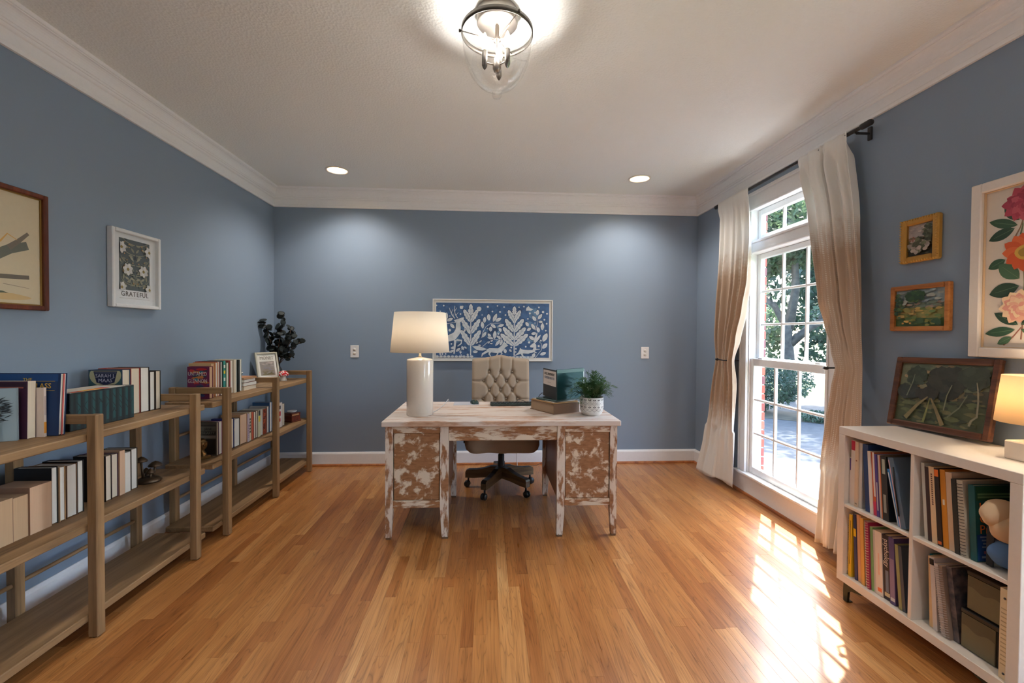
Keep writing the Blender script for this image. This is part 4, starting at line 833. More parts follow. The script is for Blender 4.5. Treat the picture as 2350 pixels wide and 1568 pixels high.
for (xa, xb) in ((-0.600, -0.300), (0.513, 0.812)):
    a, b_ = xa-ox+0.0004, xb-ox-0.0004
    D('top_rail', MB().box(a, b_, F0+0.002, F0+0.026, 0.690, 0.7345, bev=0.002), DR); D('bottom_rail', MB().box(a, b_, F0+0.002, F0+0.026, 0.205, 0.252, bev=0.002), DR)
    D('panel', MB().box(a+0.004, b_-0.004, F0+0.010, F0+0.022, 0.2525, 0.6895, bev=0.003), DP)
    D('pedestal_side', MB().box(a-0.030, a-0.012, F1+0.0005, R0-0.0005, 0.205, 0.7345), DP if xa < 0 else DI); D('pedestal_side', MB().box(b_+0.012, b_+0.030, F1+0.0005, R0-0.0005, 0.205, 0.7345), DI if xa < 0 else DP)
    D('pedestal_floor', MB().box(a-0.011, b_+0.011, F1+0.001, R0-0.001, 0.206, 0.222), DI)
    for k in range(3):
        z0 = 0.232+k*0.168; dr = D('drawer', MB().box(a+0.002, b_-0.002, R1-0.024, R1-0.004, z0, z0+0.160, bev=0.003), DP)
        MB().lathe([(0.006, 0), (0.006, 0.012), (0.016, 0.018), (0.014, 0.026), (0, 0.028)], 12, M=Matrix.Translation(((a+b_)/2, R1-0.004, z0+0.08)) @ Matrix.Rotation(-PI/2, 4, 'X')).build('knob', plain((120, 96, 70), 0.4, 0.6), dr)
D('apron', MB().box(-0.2455-ox, 0.4605-ox, F0+0.004, F0+0.026, 0.638, 0.7345, bev=0.003), DR)
dr = D('drawer', MB().box(-0.2455-ox, 0.4605-ox, R1-0.026, R1-0.004, 0.652, 0.7345, bev=0.003), DR)

# ================================================================== CHAIR
ch = thing('office_chair', 'beige button-tufted swivel office chair behind the desk', 'chair', (0.125, 3.76, 0)); 
BEIGE = cloth_mat('beige_upholstery', (176, 158, 138), 0.0, 500); CHW = wood_mat('dark_oak_chair_base', srgb(58, 44, 30), srgb(92, 74, 50), srgb(120, 98, 68), 0.35, 'X', 1.5)
W2, ZB0, ZB1, YF = 0.263, 0.52, 1.105, 0.235
btn = []
for r_i, (z, xs_) in enumerate(((0.984, (-0.105, 0.0, 0.105)), (0.900, (-0.155, -0.052, 0.052, 0.153)), (0.818, (-0.105, 0.0, 0.105)), (0.738, (-0.160, -0.055, 0.050, 0.153)), (0.656, (-0.105, 0.0, 0.105)))):
    btn += [(x_, z) for x_ in xs_]
segs = []
for i, (ax, az) in enumerate(btn):
    for (bx_, bz) in btn[i+1:]:
        if abs(abs(az-bz)-0.082) < 0.012 and abs(ax-bx_) < 0.075: segs.append((ax, az, bx_, bz))
for (ax, az) in btn[:3]: segs.append((ax, az, ax*1.02, 1.14))
for (ax, az, e) in ((-0.155, 0.9, -0.27), (0.153, 0.9, 0.27), (-0.16, 0.738, -0.27), (0.153, 0.738, 0.27)): segs.append((ax, az, e, az))
BT = np.array(btn); SG = np.array(segs)
def crest(x_): return ZB1+0.027*math.exp(-(x_/0.10)**2)-0.012*(abs(x_)/W2)**6
def back_front(u, v):
    x_ = (u-0.5)*2*W2; top = crest(x_); z = ZB0+(top-ZB0)*v
    d2 = np.min(np.hypot(BT[:, 0]-x_, BT[:, 1]-z)); dim = 0.026*math.exp(-(d2/0.020)**2)
    p = np.array([x_, z]); a = SG[:, :2]; b_ = SG[:, 2:]; ab = b_-a; tt = np.clip(((p-a)*ab).sum(1)/(ab*ab).sum(1), 0, 1); ds = np.min(np.hypot(*(p-(a+ab*tt[:, None])).T)); cr = 0.011*math.exp(-(ds/0.009)**2)
    ex = max(0, (abs(x_)-W2+0.03)/0.03); ez = max(0, (z-top+0.03)/0.03); rnd_ = 0.028*(1-math.sqrt(max(0, 1-min(1, ex*ex+ez*ez))))
    lean_ = 0.10*(z-ZB0)/(ZB1-ZB0)
    return (x_, YF-0.055+dim+cr+rnd_+lean_, z)
mb = MB(); mb.grid(back_front, 96, 100)
def back_rear(u, v):
    x_, y, z = back_front(1-u, v); return (x_, YF+0.045+0.10*(z-ZB0)/(ZB1-ZB0), z)
mb.grid(back_rear, 20, 20)
# side walls joining front and rear
def rim(kind):
    def fn(u, v):
        if kind == 'L': a = back_front(0, v); b_ = back_rear(1, v)
        elif kind == 'R': a = back_front(1, v); b_ = back_rear(0, v)
        elif kind == 'T': a = back_front(v, 1); b_ = back_rear(1-v, 1)
        else: a = back_front(v, 0); b_ = back_rear(1-v, 0)
        return tuple(a[i]+(b_[i]-a[i])*u for i in range(3))
    return fn
for k in 'LRTB': mb.grid(rim(k), 3, 40)
bk = mb.build('backrest', BEIGE, ch)
bme = MB().lathe([(0, 0.007), (0.008, 0.005), (0.0115, 0), (0.009, -0.004), (0, -0.005)], 12, M=Matrix.Rotation(PI/2, 4, 'X')).mesh('button', BEIGE)
for (x_, z) in btn: put('button', bme, bk, (x_, YF-0.055+0.022+0.10*(z-ZB0)/(ZB1-ZB0), z))
def cushion(u, v):
    x_ = (u-0.5)*2; y = (v-0.5)*2
    return (x_*0.292, -0.055+y*0.27, 0.492+0.022*(1-abs(x_)**4)*(1-abs(y)**4))
mb = MB(); mb.grid(cushion, 24, 24)
def edge_ring(t_, k):
    pts = [(0, 0.0), (0.008, -0.02), (0.010, -0.05), (0.0, -0.085), (-0.02, -0.105)][k]
    a = 2*PI*t_; c_, s_ = math.cos(a), math.sin(a); q = (abs(c_)**8+abs(s_)**8)**(1/8); return (c_/q*(0.292+pts[0]), -0.055+s_/q*(0.27+pts[0]), 0.493+pts[1]+0.004*math.sin(9*a)*(k == 4))
mb.grid(lambda u, v: edge_ring(u, min(4, int(round(v*4)))), 96, 4)
mb.add([edge_ring(k/96, 4) for k in range(96)], [tuple(range(96))])
mb.build('seat', BEIGE, ch)
for s_ in (-1, 1): MB().box(s_*0.305, s_*0.322, -0.05, 0.22, 0.405, 0.50, bev=0.004).build('side_bracket', BLACK, ch)
MB().tube([(0, 0.20, 0.395), (0, 0.30, 0.42), (0, 0.315, 0.62)], 0.02, 8).build('back_bar', BLACK, ch)
MB().box(-0.09, 0.09, -0.12, 0.1, 0.345, 0.386, bev=0.008).build('seat_mechanism', BLACK, ch); MB().tube([(-0.08, 0.0, 0.372), (-0.16, -0.08, 0.374), (-0.20, -0.14, 0.366)], [0.006, 0.007, 0.011], 8).build('tilt_lever', BLACK, ch)
MB().lathe([(0.012, 0.10), (0.031, 0.10), (0.031, 0.235), (0.027, 0.24), (0.027, 0.295), (0.022, 0.30), (0.022, 0.345), (0, 0.345)], 20).build('gas_column', BLACK, ch)
cap = plain((20, 22, 26), 0.3)
for k in range(5):
    a = math.radians(241+72*k); M = Matrix.Rotation(a, 4, 'Z')
    arm = MB(); prof_ = [(0.028, 0.195), (0.09, 0.193), (0.15, 0.172), (0.22, 0.158), (0.285, 0.155), (0.305, 0.147), (0.31, 0.132), (0.31, 0.085), (0.24, 0.086), (0.14, 0.096), (0.028, 0.100)]
    arm.prism(prof_, -0.024, 0.024, 'Y'); o = arm.build('base_arm', CHW, ch); o.matrix_local = M
    top = MB(); tp = prof_[:7]; n = len(tp); vs = [(x_, -0.020, z+0.0015) for x_, z in tp]+[(x_, 0.020, z+0.0015) for x_, z in tp]; top.add(vs, [(i, i+1, n+i+1, n+i) for i in range(n-1)]); top.build('arm_cap', cap, o, fix=False)
    ca = MB(); ca.lathe([(0.008, 0.055), (0.008, 0.086)], 10, (0.288, 0, 0)); co = ca.build('caster', BLACK, ch); co.matrix_local = M
    wl_ = MB()
    for s_ in (-1, 1): wl_.lathe([(0, -0.009), (0.02, -0.009), (0.026, -0.004), (0.027, 0.004), (0.022, 0.009), (0, 0.010)], 18, M=Matrix.Translation((0.298, s_*0.013, 0.0275)) @ Matrix.Rotation(PI/2, 4, 'X'))
    wl_.build('wheel', DARKPL, co); MB().box(0.275, 0.300, -0.003, 0.003, 0.02, 0.056, bev=0.002).build('hood', DARKPL, co)

# ================================================================== THINGS ON THE DESK
ZD = 0.7703
SHADE = cloth_mat('white_linen_shade', (244, 238, 228), 0.45, 300)
def point(parent, loc, power, col, r=0.03, name='bulb_light'):
    l = bpy.data.lights.new(name, 'POINT'); l.energy = power; l.color = col; l.shadow_soft_size = r; o = bpy.data.objects.new(name, l); COL.objects.link(o); o.parent = parent; o.location = loc; return o
WARM = (1.0, 0.90, 0.78)
tl_ = thing('table_lamp', 'white ceramic cylinder table lamp with a wide drum shade on the desk', 'lamp', (-0.462, 3.055, ZD))
MB().lathe([(0, 0), (0.086, 0), (0.090, 0.004), (0.0905, 0.376), (0.086, 0.384), (0.02, 0.397), (0, 0.398)], 48).build('lamp_body', plain((226, 216, 202), 0.18, 0, 'cream_glaze', 0.5, 0.4), tl_)
MB().lathe([(0.012, 0.3975), (0.014, 0.404), (0.008, 0.408), (0.008, 0.47), (0, 0.47)], 16).build('lamp_stem', plain((186, 174, 150), 0.3, 0.8), tl_)
mb = MB(); n = 56; pr_ = [(0.2, 0.432), (0.174, 0.704), (0.172, 0.704), (0.198, 0.432)]; vs = []
for k in range(n):
    a = 2*PI*k/n; vs += [(r*math.cos(a), r*math.sin(a), z) for r, z in pr_]
mb.add(vs, [(4*k+i, 4*((k+1) % n)+i, 4*((k+1) % n)+(i+1) % 4, 4*k+(i+1) % 4) for k in range(n) for i in range(4)], 0, True); sh_ = mb.build('lamp_shade', SHADE, tl_)
for k in range(3):
    a = 2*PI*k/3; MB().tube([(0, 0, 0.69), (0.173*math.cos(a), 0.173*math.sin(a), 0.70)], 0.0015, 6).build('shade_spoke', plain((186, 174, 150), 0.3, 0.8), tl_)
MB().lathe([(0, 0.47), (0.014, 0.472), (0.016, 0.49), (0.030, 0.53), (0.030, 0.55), (0.018, 0.575), (0, 0.58)], 20).build('bulb', emit((255, 226, 180), 6, 'warm_bulb'), tl_)
point(tl_, (0, 0, 0.60), DESK_LAMP_POWER, WARM, 0.03)
cord = tag(MB().tube([(-0.385, 3.11, ZD+0.003), (-0.36, 3.22, ZD+0.003), (-0.34, 3.40, ZD+0.003), (-0.325, 3.55, ZD+0.012), (-0.318, 3.62, ZD+0.022), (-0.314, 3.645, ZD+0.0), (-0.312, 3.645, 0.60), (-0.30, 3.66, 0.35)], 0.0028, 6).build('lamp_cord', plain((206, 206, 206), 0.5)), 'pale lamp cord trailing over the back edge of the desk', 'cord')
pad = tag(MB().box(-0.10, 0.10, -0.075, 0.075, 0, 0.003, bev=0.001).build('mouse_pad', plain((186, 188, 196), 0.6), None, (-0.165, 3.525, ZD), (0, 0, 0.03)), 'thin grey rectangular mouse pad on the desk', 'mouse pad')
mo = thing('computer_mouse', 'dark computer mouse on the grey mouse pad', 'mouse', (-0.100, 3.515, ZD+0.0034), 0.25)
mb = MB(); mb.grid(lambda u, v: (0.031*math.cos(PI*(u))*math.sin(PI*max(0.001, min(0.999, v)))**0.45, 0.052*-math.cos(PI*v), 0.030*math.sin(PI*u)**0.6*math.sin(PI*max(0.001, min(0.999, v)))**0.55), 20, 20); mb.build('body', plain((44, 62, 58), 0.25), mo)
MB().box(-0.0025, 0.0025, -0.038, -0.02, 0.022, 0.031, bev=0.001).build('scroll_wheel', plain((150, 130, 70), 0.3, 0.8), mo)
kb = thing('keyboard', 'dark green-black keyboard seen from behind at the desk edge', 'keyboard', (0.200, 3.470, ZD+0.0005), 0.03)
kbm = plain((50, 66, 62), 0.4)
mb = MB(); mb.prism([(-0.07, 0.010), (0.062, 0.020), (0.070, 0.016), (0.070, 0.004), (-0.07, 0.002)], -0.175, 0.175, 'X'); mb.build('case', kbm, kb, rot=(0, 0, PI))
km = plain((34, 40, 40), 0.5); kme = MB().box(-0.0105, 0.0105, -0.009, 0.009, 0, 0.006, bev=0.0015).mesh('key', km)
for r_i in range(5):
    for c_i in range(14):
        o = put('key', kme, kb, (-0.158+c_i*0.0243+(r_i % 2)*0.003, -0.048+r_i*0.024, 0.0185-0.0018*r_i), (-0.075, 0, 0))
for s_ in (-1, 1): MB().box(s_*0.12-0.015, s_*0.12+0.015, -0.066, -0.058, 0, 0.004).build('foot', kbm, kb)
cable = tag(MB().tube([(0.24, 3.556, ZD+0.012), (0.255, 3.577, ZD+0.024), (0.29, 3.59, ZD+0.016), (0.33, 3.575, ZD+0.005), (0.37, 3.54, ZD+0.006), (0.40, 3.50, ZD+0.03), (0.415, 3.46, ZD+0.075), (0.43, 3.43, ZD+0.098), (0.445, 3.41, ZD+0.100)], 0.0026, 6).build('keyboard_cable', plain((40, 42, 46), 0.5)), 'dark cable curling from the keyboard to the laptop', 'cable')
# box under the laptop, laptop stand of two things
KRAFT = plain((138, 108, 82), 0.6)
bxu = thing('storage_book', 'thick brown linen book lying flat under the laptop', 'book', (0.496, 3.214, ZD), math.radians(28.4))
mb = MB(); mb.box(-0.115, 0.115, -0.1475, 0.1475, 0, 0.0035); mb.box(-0.115, 0.115, -0.1475, 0.1475, 0.066, 0.0695); mb.box(-0.115, 0.115, -0.1475, -0.144, 0.0035, 0.066); mb.build('cover', plain((122, 92, 70), 0.55), bxu)
MB().box(-0.109, 0.109, -0.144, 0.142, 0.0036, 0.0659).build('page_block', page_mat((168, 142, 116)), bxu)
fold = thing('paper_folder', 'tan folder and papers between the brown book and the laptop', 'folder', (0.492, 3.222, ZD+0.0698), math.radians(31))
MB().box(-0.108, 0.118, -0.138, 0.125, 0, 0.008, bev=0.001).build('folder', plain((186, 146, 96), 0.6), fold); MB().box(-0.100, 0.108, -0.120, 0.115, 0.0082, 0.013).build('papers', plain((214, 210, 204), 0.7), fold)
lp = thing('laptop', 'open dark laptop with a white sticker standing on the brown book', 'laptop', (0.487, 3.055, ZD+0.0832), 0)
LPM = plain((44, 46, 48), 0.35, 0.2); LPG = plain((40, 76, 76), 0.12, 0.5, 'glossy_teal_lid')
# two upright panels meeting at a vertical edge that points to the viewer
fx, fy = 0.0, 0.0
def panel(nm, x0, y0, x1, y1, z0, z1, th, mat):
    d = Vector((x1-x0, y1-y0, 0)); L = d.length; an = math.atan2(d.y, d.x); m = MB(); m.box(0, L, 0, th, z0, z1, bev=0.003); o = m.build(nm, mat, lp, (x0, y0, 0), (0, 0, an)); return o, L
MB().box(0.0, 0.305, 0.0, 0.205, 0, 0.012, bev=0.003).build('base', plain((54, 78, 78), 0.25, 0.4), lp, (fx, fy, 0), (0, 0, math.atan2(0.19, 0.24)))
lid, L1 = panel('lid', fx, fy, 0.232, 0.184, 0.0125, 0.228, 0.008, LPG)
MB().box(0.0, L1, -0.0035, -0.0002, 0.202, 0.227, bev=0.001).build('lid_edge', plain((70, 110, 106), 0.3), lid); MB().box(L1-0.004, L1+0.0035, -0.002, 0.006, 0.10, 0.22).build('painted_screen_glow', plain((214, 236, 232), 0.3), lid)  # pale strip at the lid end: screen glow put into the colour
p2, L2 = panel('side_screen', -0.062, 0.260, fx-0.001, fy-0.001, 0.0125, 0.222, 0.007, LPM)
st = MB().box(0.012, L2-0.006, -0.0012, -0.0002, 0.105, 0.212).build('sticker', plain((214, 204, 196), 0.5), p2)
def stx(body, z, size, rgb, sx): text(body, size, plain(rgb, 0.5), st, basis((L2/2+0.002, -0.0022, z), (1, 0, 0), (0, 0, 1), (0, -1, 0)), sx=sx)
stx('LOCAL, INDEPENDENT', 0.186, 0.0265, (60, 56, 60), 0.74); stx('CONTRIBUTING FOR', 0.158, 0.0265, (130, 136, 150), 0.78); stx('- - - - - - - -', 0.128, 0.020, (90, 70, 70), 0.7)
# potted fern
pf = thing('potted_fern', 'green fern in a white pot with black diamond pattern on the desk', 'plant', (0.733, 3.035, ZD))
POTM = plain((230, 226, 218), 0.45)
pot = MB().lathe([(0, 0), (0.058, 0), (0.070, 0.012), (0.079, 0.034), (0.082, 0.06), (0.081, 0.125), (0.078, 0.125), (0.077, 0.06), (0, 0.055)], 40).build('pot', POTM, pf)
MB().lathe([(0, 0.112), (0.0765, 0.112), (0.0765, 0.116), (0, 0.118)], 24).build('soil', plain((50, 38, 30), 0.9), pf)
mb = MB(); INK = plain((40, 34, 32), 0.5); R_ = 0.0826; N = 16
def strip(p0, p1, wdt):
    """thin dark line on the pot wall between (angle, z) pairs"""
    n = 5; vs = []
    for i in range(n+1):
        a = p0[0]+(p1[0]-p0[0])*i/n; z = p0[1]+(p1[1]-p0[1])*i/n; r = R_ if z > 0.05 else R_-0.0035*((0.05-z)/0.02)
        vs += [(r*math.cos(a), r*math.sin(a), z-wdt/2), (r*math.cos(a), r*math.sin(a), z+wdt/2)]
    mb.add(vs, [(2*i, 2*i+2, 2*i+3, 2*i+1) for i in range(n)])
st_ = 2*PI/N
for k in range(N):
    a = k*st_
    for (za, zb) in ((0.108, 0.085), (0.085, 0.062)): pass
    for s_ in (-1, 1):
        strip((a, 0.104), (a+s_*st_/2, 0.086), 0.0016); strip((a+s_*st_/2, 0.086), (a, 0.068), 0.0016)
        strip((a, 0.094), (a+s_*st_/4, 0.086), 0.0014); strip((a+s_*st_/4, 0.086), (a, 0.078), 0.0014)
        strip((a, 0.056), (a+s_*st_/2, 0.043), 0.0016); strip((a+s_*st_/2, 0.043), (a, 0.030), 0.0016)
        strip((a+s_*0.02, 0.110), (a+s_*0.10, 0.110), 0.007); strip((a+s_*0.02, 0.062), (a+s_*0.10, 0.062), 0.007)
mb.build('painted_pattern', INK, pot, fix=False)
FERN = leaf_mat('fern_green', (30, 66, 30), (70, 112, 58), 0.25); rf = random.Random(31)
for k in range(110):
    a = rf.uniform(0, 2*PI); out = rf.uniform(0.02, 0.142); up = rf.uniform(0.04, 0.140)*(1.15-out*3.2); up = max(up, -0.01); P = []
    r0_ = rf.uniform(0.0, 0.06)
    for i in range(8):
        f = i/7; r = r0_+out*f; z = 0.117+up*1.25*math.sin(min(1, f*1.15)*PI*0.55)-0.05*f*f*(out/0.135)*(0.6 if up > 0.06 else 1.2)
        P.append(Vector((r*math.cos(a+0.3*f), r*math.sin(a+0.3*f), z)))
    m_ = MB(); m_.tube(P, [0.0012*(1-0.6*i/7) for i in range(8)], 4)
    for i in range(1, 8):
        for s_ in (-1, 1):
            for h_ in (0.0, 0.5):
                if i == 7 and h_: continue
                p = P[i].lerp(P[min(7, i+1)], h_); tg = (P[i]-P[i-1]).normalized(); sd_ = tg.cross(Vector((0, 0, 1))).normalized()*s_; l = 0.027*(1-0.5*i/7)*rf.uniform(0.8, 1.2); e = p+sd_*l+tg*l*0.7+Vector((0, 0, rf.uniform(-0.003, 0.010))); wv = tg*0.0046
                m_.add([p-wv, p.lerp(e, 0.5)+wv*0.6, e, p.lerp(e, 0.5)-wv*0.9], [(0, 1, 2, 3)])
    m_.build('frond', FERN, pf, fix=False)
# cords behind the desk
tag(MB().tube([(0.235, 3.98, 0.36), (0.262, 4.10, 0.28), (0.29, 4.2, 0.16), (0.30, 4.26, 0.03), (0.315, 4.28, 0.006), (0.34, 4.25, 0.006), (0.345, 4.22, 0.006), (0.32, 4.2, 0.006), (0.30, 4.22, 0.010)], 0.004, 6).build('white_cord', plain((226, 226, 230), 0.5)), 'loop of white cord lying on the floor under the chair', 'cord')
tag(MB().tube([(0.33, 4.32, 0.006), (0.40, 4.36, 0.006), (0.50, 4.35, 0.02), (0.58, 4.30, 0.075), (0.64, 4.20, 0.11), (0.70, 4.0, 0.19), (0.73, 3.8, 0.33), (0.74, 3.66, 0.42)], 0.003, 6).build('black_cord', plain((110, 104, 108), 0.5)), 'thin dark cord running from behind the desk to the floor', 'cord')

# ================================================================== OUTLETS
def outlet(x_, label):
    t = thing('wall_outlet', label, 'outlet', (x_, YB-0.0005, 1.146), 0, 'outlets on the back wall'); t.matrix_world = basis((x_, YB-0.0005, 1.146), *ON_BACK)
    MB().box(-0.042, 0.042, -0.061, 0.061, 0, 0.006, bev=0.003).build('cover_plate', plain((226, 222, 220), 0.35), t)
    for s_ in (-1, 1):
        r = MB().lathe([(0, 0.0062), (0.016, 0.0062), (0.016, 0.008), (0, 0.008)], 20, (0, s_*0.020, 0)).build('receptacle', plain((232, 228, 222), 0.35), t)
        for dx in (-0.006, 0.006): MB().box(dx-0.0014, dx+0.0014, s_*0.020+0.000, s_*0.020+0.009, 0.0081, 0.0084).build('slot', plain((70, 60, 54), 0.6), r)
        MB().lathe([(0, 0.0081), (0.003, 0.0081), (0.003, 0.0084), (0, 0.0084)], 8, (0, s_*0.020-0.007, 0)).build('slot', plain((70, 60, 54), 0.6), r)
outlet(-1.324, 'white double outlet on the back wall between bookcase and lamp'); outlet(1.634, 'white double outlet on the back wall beside the window curtain')

# ================================================================== WHITE CUBE SHELF
CX0, CX1, CY0, CY1, CZ0, CZ1 = 1.790, 2.166, 1.360, 2.130, 0.096, 0.873
CABM = plain((228, 218, 206), 0.4, name='white_foil')
cb = thing('cube_shelf', 'white two-by-two cube shelf on dark metal legs by the window', 'shelf', (1.98, 1.745, 0)); ox, oy = 1.98, 1.745
def K(nm, x0, x1, y0, y1, z0, z1, bev=0.0015, mat=None): return MB().box(x0-ox, x1-ox, y0-oy, y1-oy, z0, z1, bev=bev).build(nm, mat or CABM, cb)
K('top_panel', CX0, CX1, CY0, CY1, 0.835, CZ1); K('bottom_panel', CX0, CX1, CY0, CY1, CZ0, 0.134); K('side_panel', CX0, CX1, CY1-0.038, CY1, 0.1342, 0.8348); K('side_panel', CX0, CX1, CY0, CY0+0.038, 0.1342, 0.8348)
K('upright_divider', CX0+0.002, CX1-0.006, 1.737, 1.753, 0.1342, 0.8348); K('middle_shelf', CX0+0.002, CX1-0.006, 1.7532, CY1-0.0382, 0.4765, 0.4925); K('middle_shelf', CX0+0.002, CX1-0.006, CY0+0.0382, 1.7368, 0.4765, 0.4925); K('back_panel', CX1-0.005, CX1, CY0+0.0382, CY1-0.0382, 0.1342, 0.8348)
LEGM = plain((58, 62, 54), 0.4, 0.6)
for yy, sg in ((2.095, -1), (1.395, 1)):
    for xx in (1.80, 2.13):
        m = MB(); m.prism([(0, 0.0955), (sg*0.115, 0.0955), (sg*0.105, 0.083), (sg*0.045, 0.070), (sg*0.026, 0.055), (sg*0.022, 0.0005), (0.0, 0.0005), (-sg*0.003, 0.05)], xx-ox, xx-ox+0.012, 'X'); o = m.build('leg', LEGM, cb, (0, yy-oy, 0)) 
        MB().box(xx-ox+0.002, xx-ox+0.03, min(0, sg*0.022), max(0, sg*0.022), 0.0005, 0.004).build('leg_foot', LEGM, cb, (0, yy-oy, 0))
GC = ['books in the upper far cube', 'books in the lower far cube', 'books in the upper near cube', 'papers in the lower near cube']
zu, zl = 0.4930, 0.1345
def cube_row(items, ystart, z, group, xfront=1.808):
    """spines to the room; row runs towards the viewer (decreasing y). items: (thickness, height, depth, colour, hard, lean, label, extras)"""
    y = ystart
    for (th, h, d, c, hard, lean, lab, ex) in items:
        b = book(lab, group, (xfront+random.uniform(0, 0.012), y, z), PI, th, d, h, c, CREAM, hard, False, lean, cat='book')
        for e in ex:
            if e[0] == 'p': edge_patch(b, th*e[1], th*e[2], h*e[3], h*e[4], e[5])
            elif e[0] == 't': edge_text(b, e[1], th*0.5, h*e[2], e[3], e[4], e[5] if len(e) > 5 else 1.0, False)
            elif e[0] == 'coil':
                for k in range(int(h/0.012)): MB().tube([(0.001, 0.0005, 0.008+k*0.012), (0.006, th*0.3, 0.008+k*0.012), (0.006, th*0.7, 0.008+k*0.012), (0.001, th-0.0005, 0.008+k*0.012)], 0.0012, 5).build('coil', plain(e[1], 0.4, 0.3), b)
        y -= th/math.cos(lean)+0.0008
    return y
cube_row([(0.008, 0.235, 0.24, (222, 212, 206), False, 0.0, 'slim white booklet with a purple head at the far end', [('p', 0.1, 0.9, 0.72, 0.98, (96, 66, 140))]),
          (0.024, 0.322, 0.26, (226, 214, 204), False, 0.0, 'white magazine file with a crimson head', [('p', 0.05, 0.95, 0.85, 0.995, (196, 34, 66))]),
          (0.018, 0.320, 0.26, (222, 196, 166), False, 0.0, 'cream booklet with tan spots beside the crimson-headed file', [('p', 0.3, 0.7, 0.7, 0.72, (150, 96, 60)), ('p', 0.2, 0.8, 0.04, 0.06, (150, 130, 110))]),
          (0.016, 0.318, 0.26, (206, 200, 192), False, 0.0, 'light grey booklet left of the navy binder', [])], 2.088, zu, GC[0])
cube_row([(0.030, 0.318, 0.30, (34, 66, 118), True, 0.075, 'wide navy blue binder leaning in the upper far cube', []),
          (0.015, 0.292, 0.24, (232, 226, 216), False, 0.075, 'white magazine right of the navy binder', []),
          (0.016, 0.292, 0.24, (214, 100, 50), False, 0.075, 'magazine with an orange and pink spine', [('p', 0.05, 0.95, 0.0, 0.22, (214, 60, 96)), ('p', 0.4, 0.95, 0.3, 1.0, (232, 222, 214))]),
          (0.012, 0.288, 0.24, (84, 66, 140), False, 0.075, 'magazine with a violet spine', [('p', 0.4, 0.9, 0.1, 0.55, (190, 186, 190))]),
          (0.010, 0.286, 0.24, (222, 206, 196), False, 0.075, 'pale pink thin magazine', []),
          (0.010, 0.286, 0.24, (218, 120, 66), False, 0.075, 'thin orange magazine beside the black manual', []),
          (0.030, 0.290, 0.24, (44, 46, 48), True, 0.075, 'black software manual with white text', [('p', 0.25, 0.75, 0.72, 0.95, (180, 186, 170)), ('p', 0.25, 0.7, 0.12, 0.4, (150, 154, 146))])], 1.994, zu, GC[0])
b = book('bright blue thin book leaning steeply against the divider', GC[0], (1.812, 1.824, zu), PI, 0.014, 0.21, 0.245, (44, 132, 200), CREAM, False, False, 0.24); edge_patch(b, 0.001, 0.006, 0.0, 0.23, (206, 214, 226))
b = book('slate blue folder with a mauve edge and black elastic leaning on the divider', GC[0], (1.806, 1.8065, zu), PI, 0.028, 0.25, 0.300, (92, 114, 136), CREAM, True, False, 0.225); edge_patch(b, 0.0, 0.005, 0.0, 0.29, (206, 176, 190)); MB().tube([(0.002, 0.022, 0.26), (0.004, 0.014, 0.18), (0.002, 0.006, 0.05)], 0.003, 6).build('elastic_band', BLACK, b)
cube_row([(0.010, 0.290, 0.24, (214, 176, 60), False, 0.0, 'thin yellow spiral booklet at the far end of the lower cube', [('coil', (190, 170, 120))]),
          (0.016, 0.310, 0.24, (240, 190, 40), False, 0.0, 'bright yellow booklet with dark dotted spine', [('p', 0.4, 0.6, 0.2, 0.9, (90, 70, 40))])], 2.090, zl, GC[1])
yl = cube_row([(0.015, 0.318, 0.24, (44, 52, 96), False, 0.055, 'navy booklet with a yellow band on its spine', [('p', 0.02, 0.98, 0.66, 0.78, (240, 190, 20))]),
          (0.026, 0.322, 0.26, (222, 172, 130), True, 0.055, 'thick peach folder in the lower far cube', [('p', 0.6, 0.98, 0.0, 1.0, (206, 140, 96))]),
          (0.018, 0.318, 0.25, (226, 168, 80), False, 0.055, 'golden tan folder beside the peach one', []),
          (0.012, 0.312, 0.24, (160, 148, 134), False, 0.055, 'grey-brown slim folder in the lower far cube', []),
          (0.016, 0.312, 0.24, (176, 44, 90), False, 0.055, 'magenta spiral notebook in the lower far cube', [('coil', (226, 206, 170))]),
          (0.014, 0.296, 0.24, (134, 178, 116), False, 0.055, 'light green slim book in the lower far cube', []),
          (0.012, 0.288, 0.22, (206, 196, 186), False, 0.055, 'grey slim paperback beside the green book', []),
          (0.034, 0.290, 0.22, (232, 216, 200), False, 0.055, 'thick white textbook with an orange mark at its foot', [('p', 0.25, 0.85, 0.06, 0.12, (236, 120, 70)), ('p', 0.4, 0.6, 0.32, 0.66, (238, 190, 164))]),
          (0.038, 0.290, 0.22, (44, 38, 48), True, 0.055, 'thick black psychology textbook with white lettering', [('t', 'psychology', 0.72, 0.034, (220, 206, 190), 0.82), ('p', 0.3, 0.7, 0.12, 0.45, (110, 124, 146)), ('p', 0.15, 0.85, 0.05, 0.11, (206, 196, 160))]),
          (0.026, 0.294, 0.22, (86, 70, 120), True, 0.055, 'purple textbook right of the black psychology book', [('p', 0.1, 0.9, 0.05, 0.1, (206, 200, 206)), ('p', 0.1, 0.9, 0.1, 0.68, (140, 118, 148))])], 2.044, zl, GC[1])
book('olive green thin book leaning at the divider', GC[1], (1.812, 1.810, zl), PI, 0.015, 0.22, 0.276, (150, 150, 100), CREAM, True, False, 0.10)
book('dark slate thin book tight against the divider', GC[1], (1.812, 1.794, zl), PI, 0.015, 0.22, 0.276, (60, 72, 88), CREAM, True, False, 0.10)
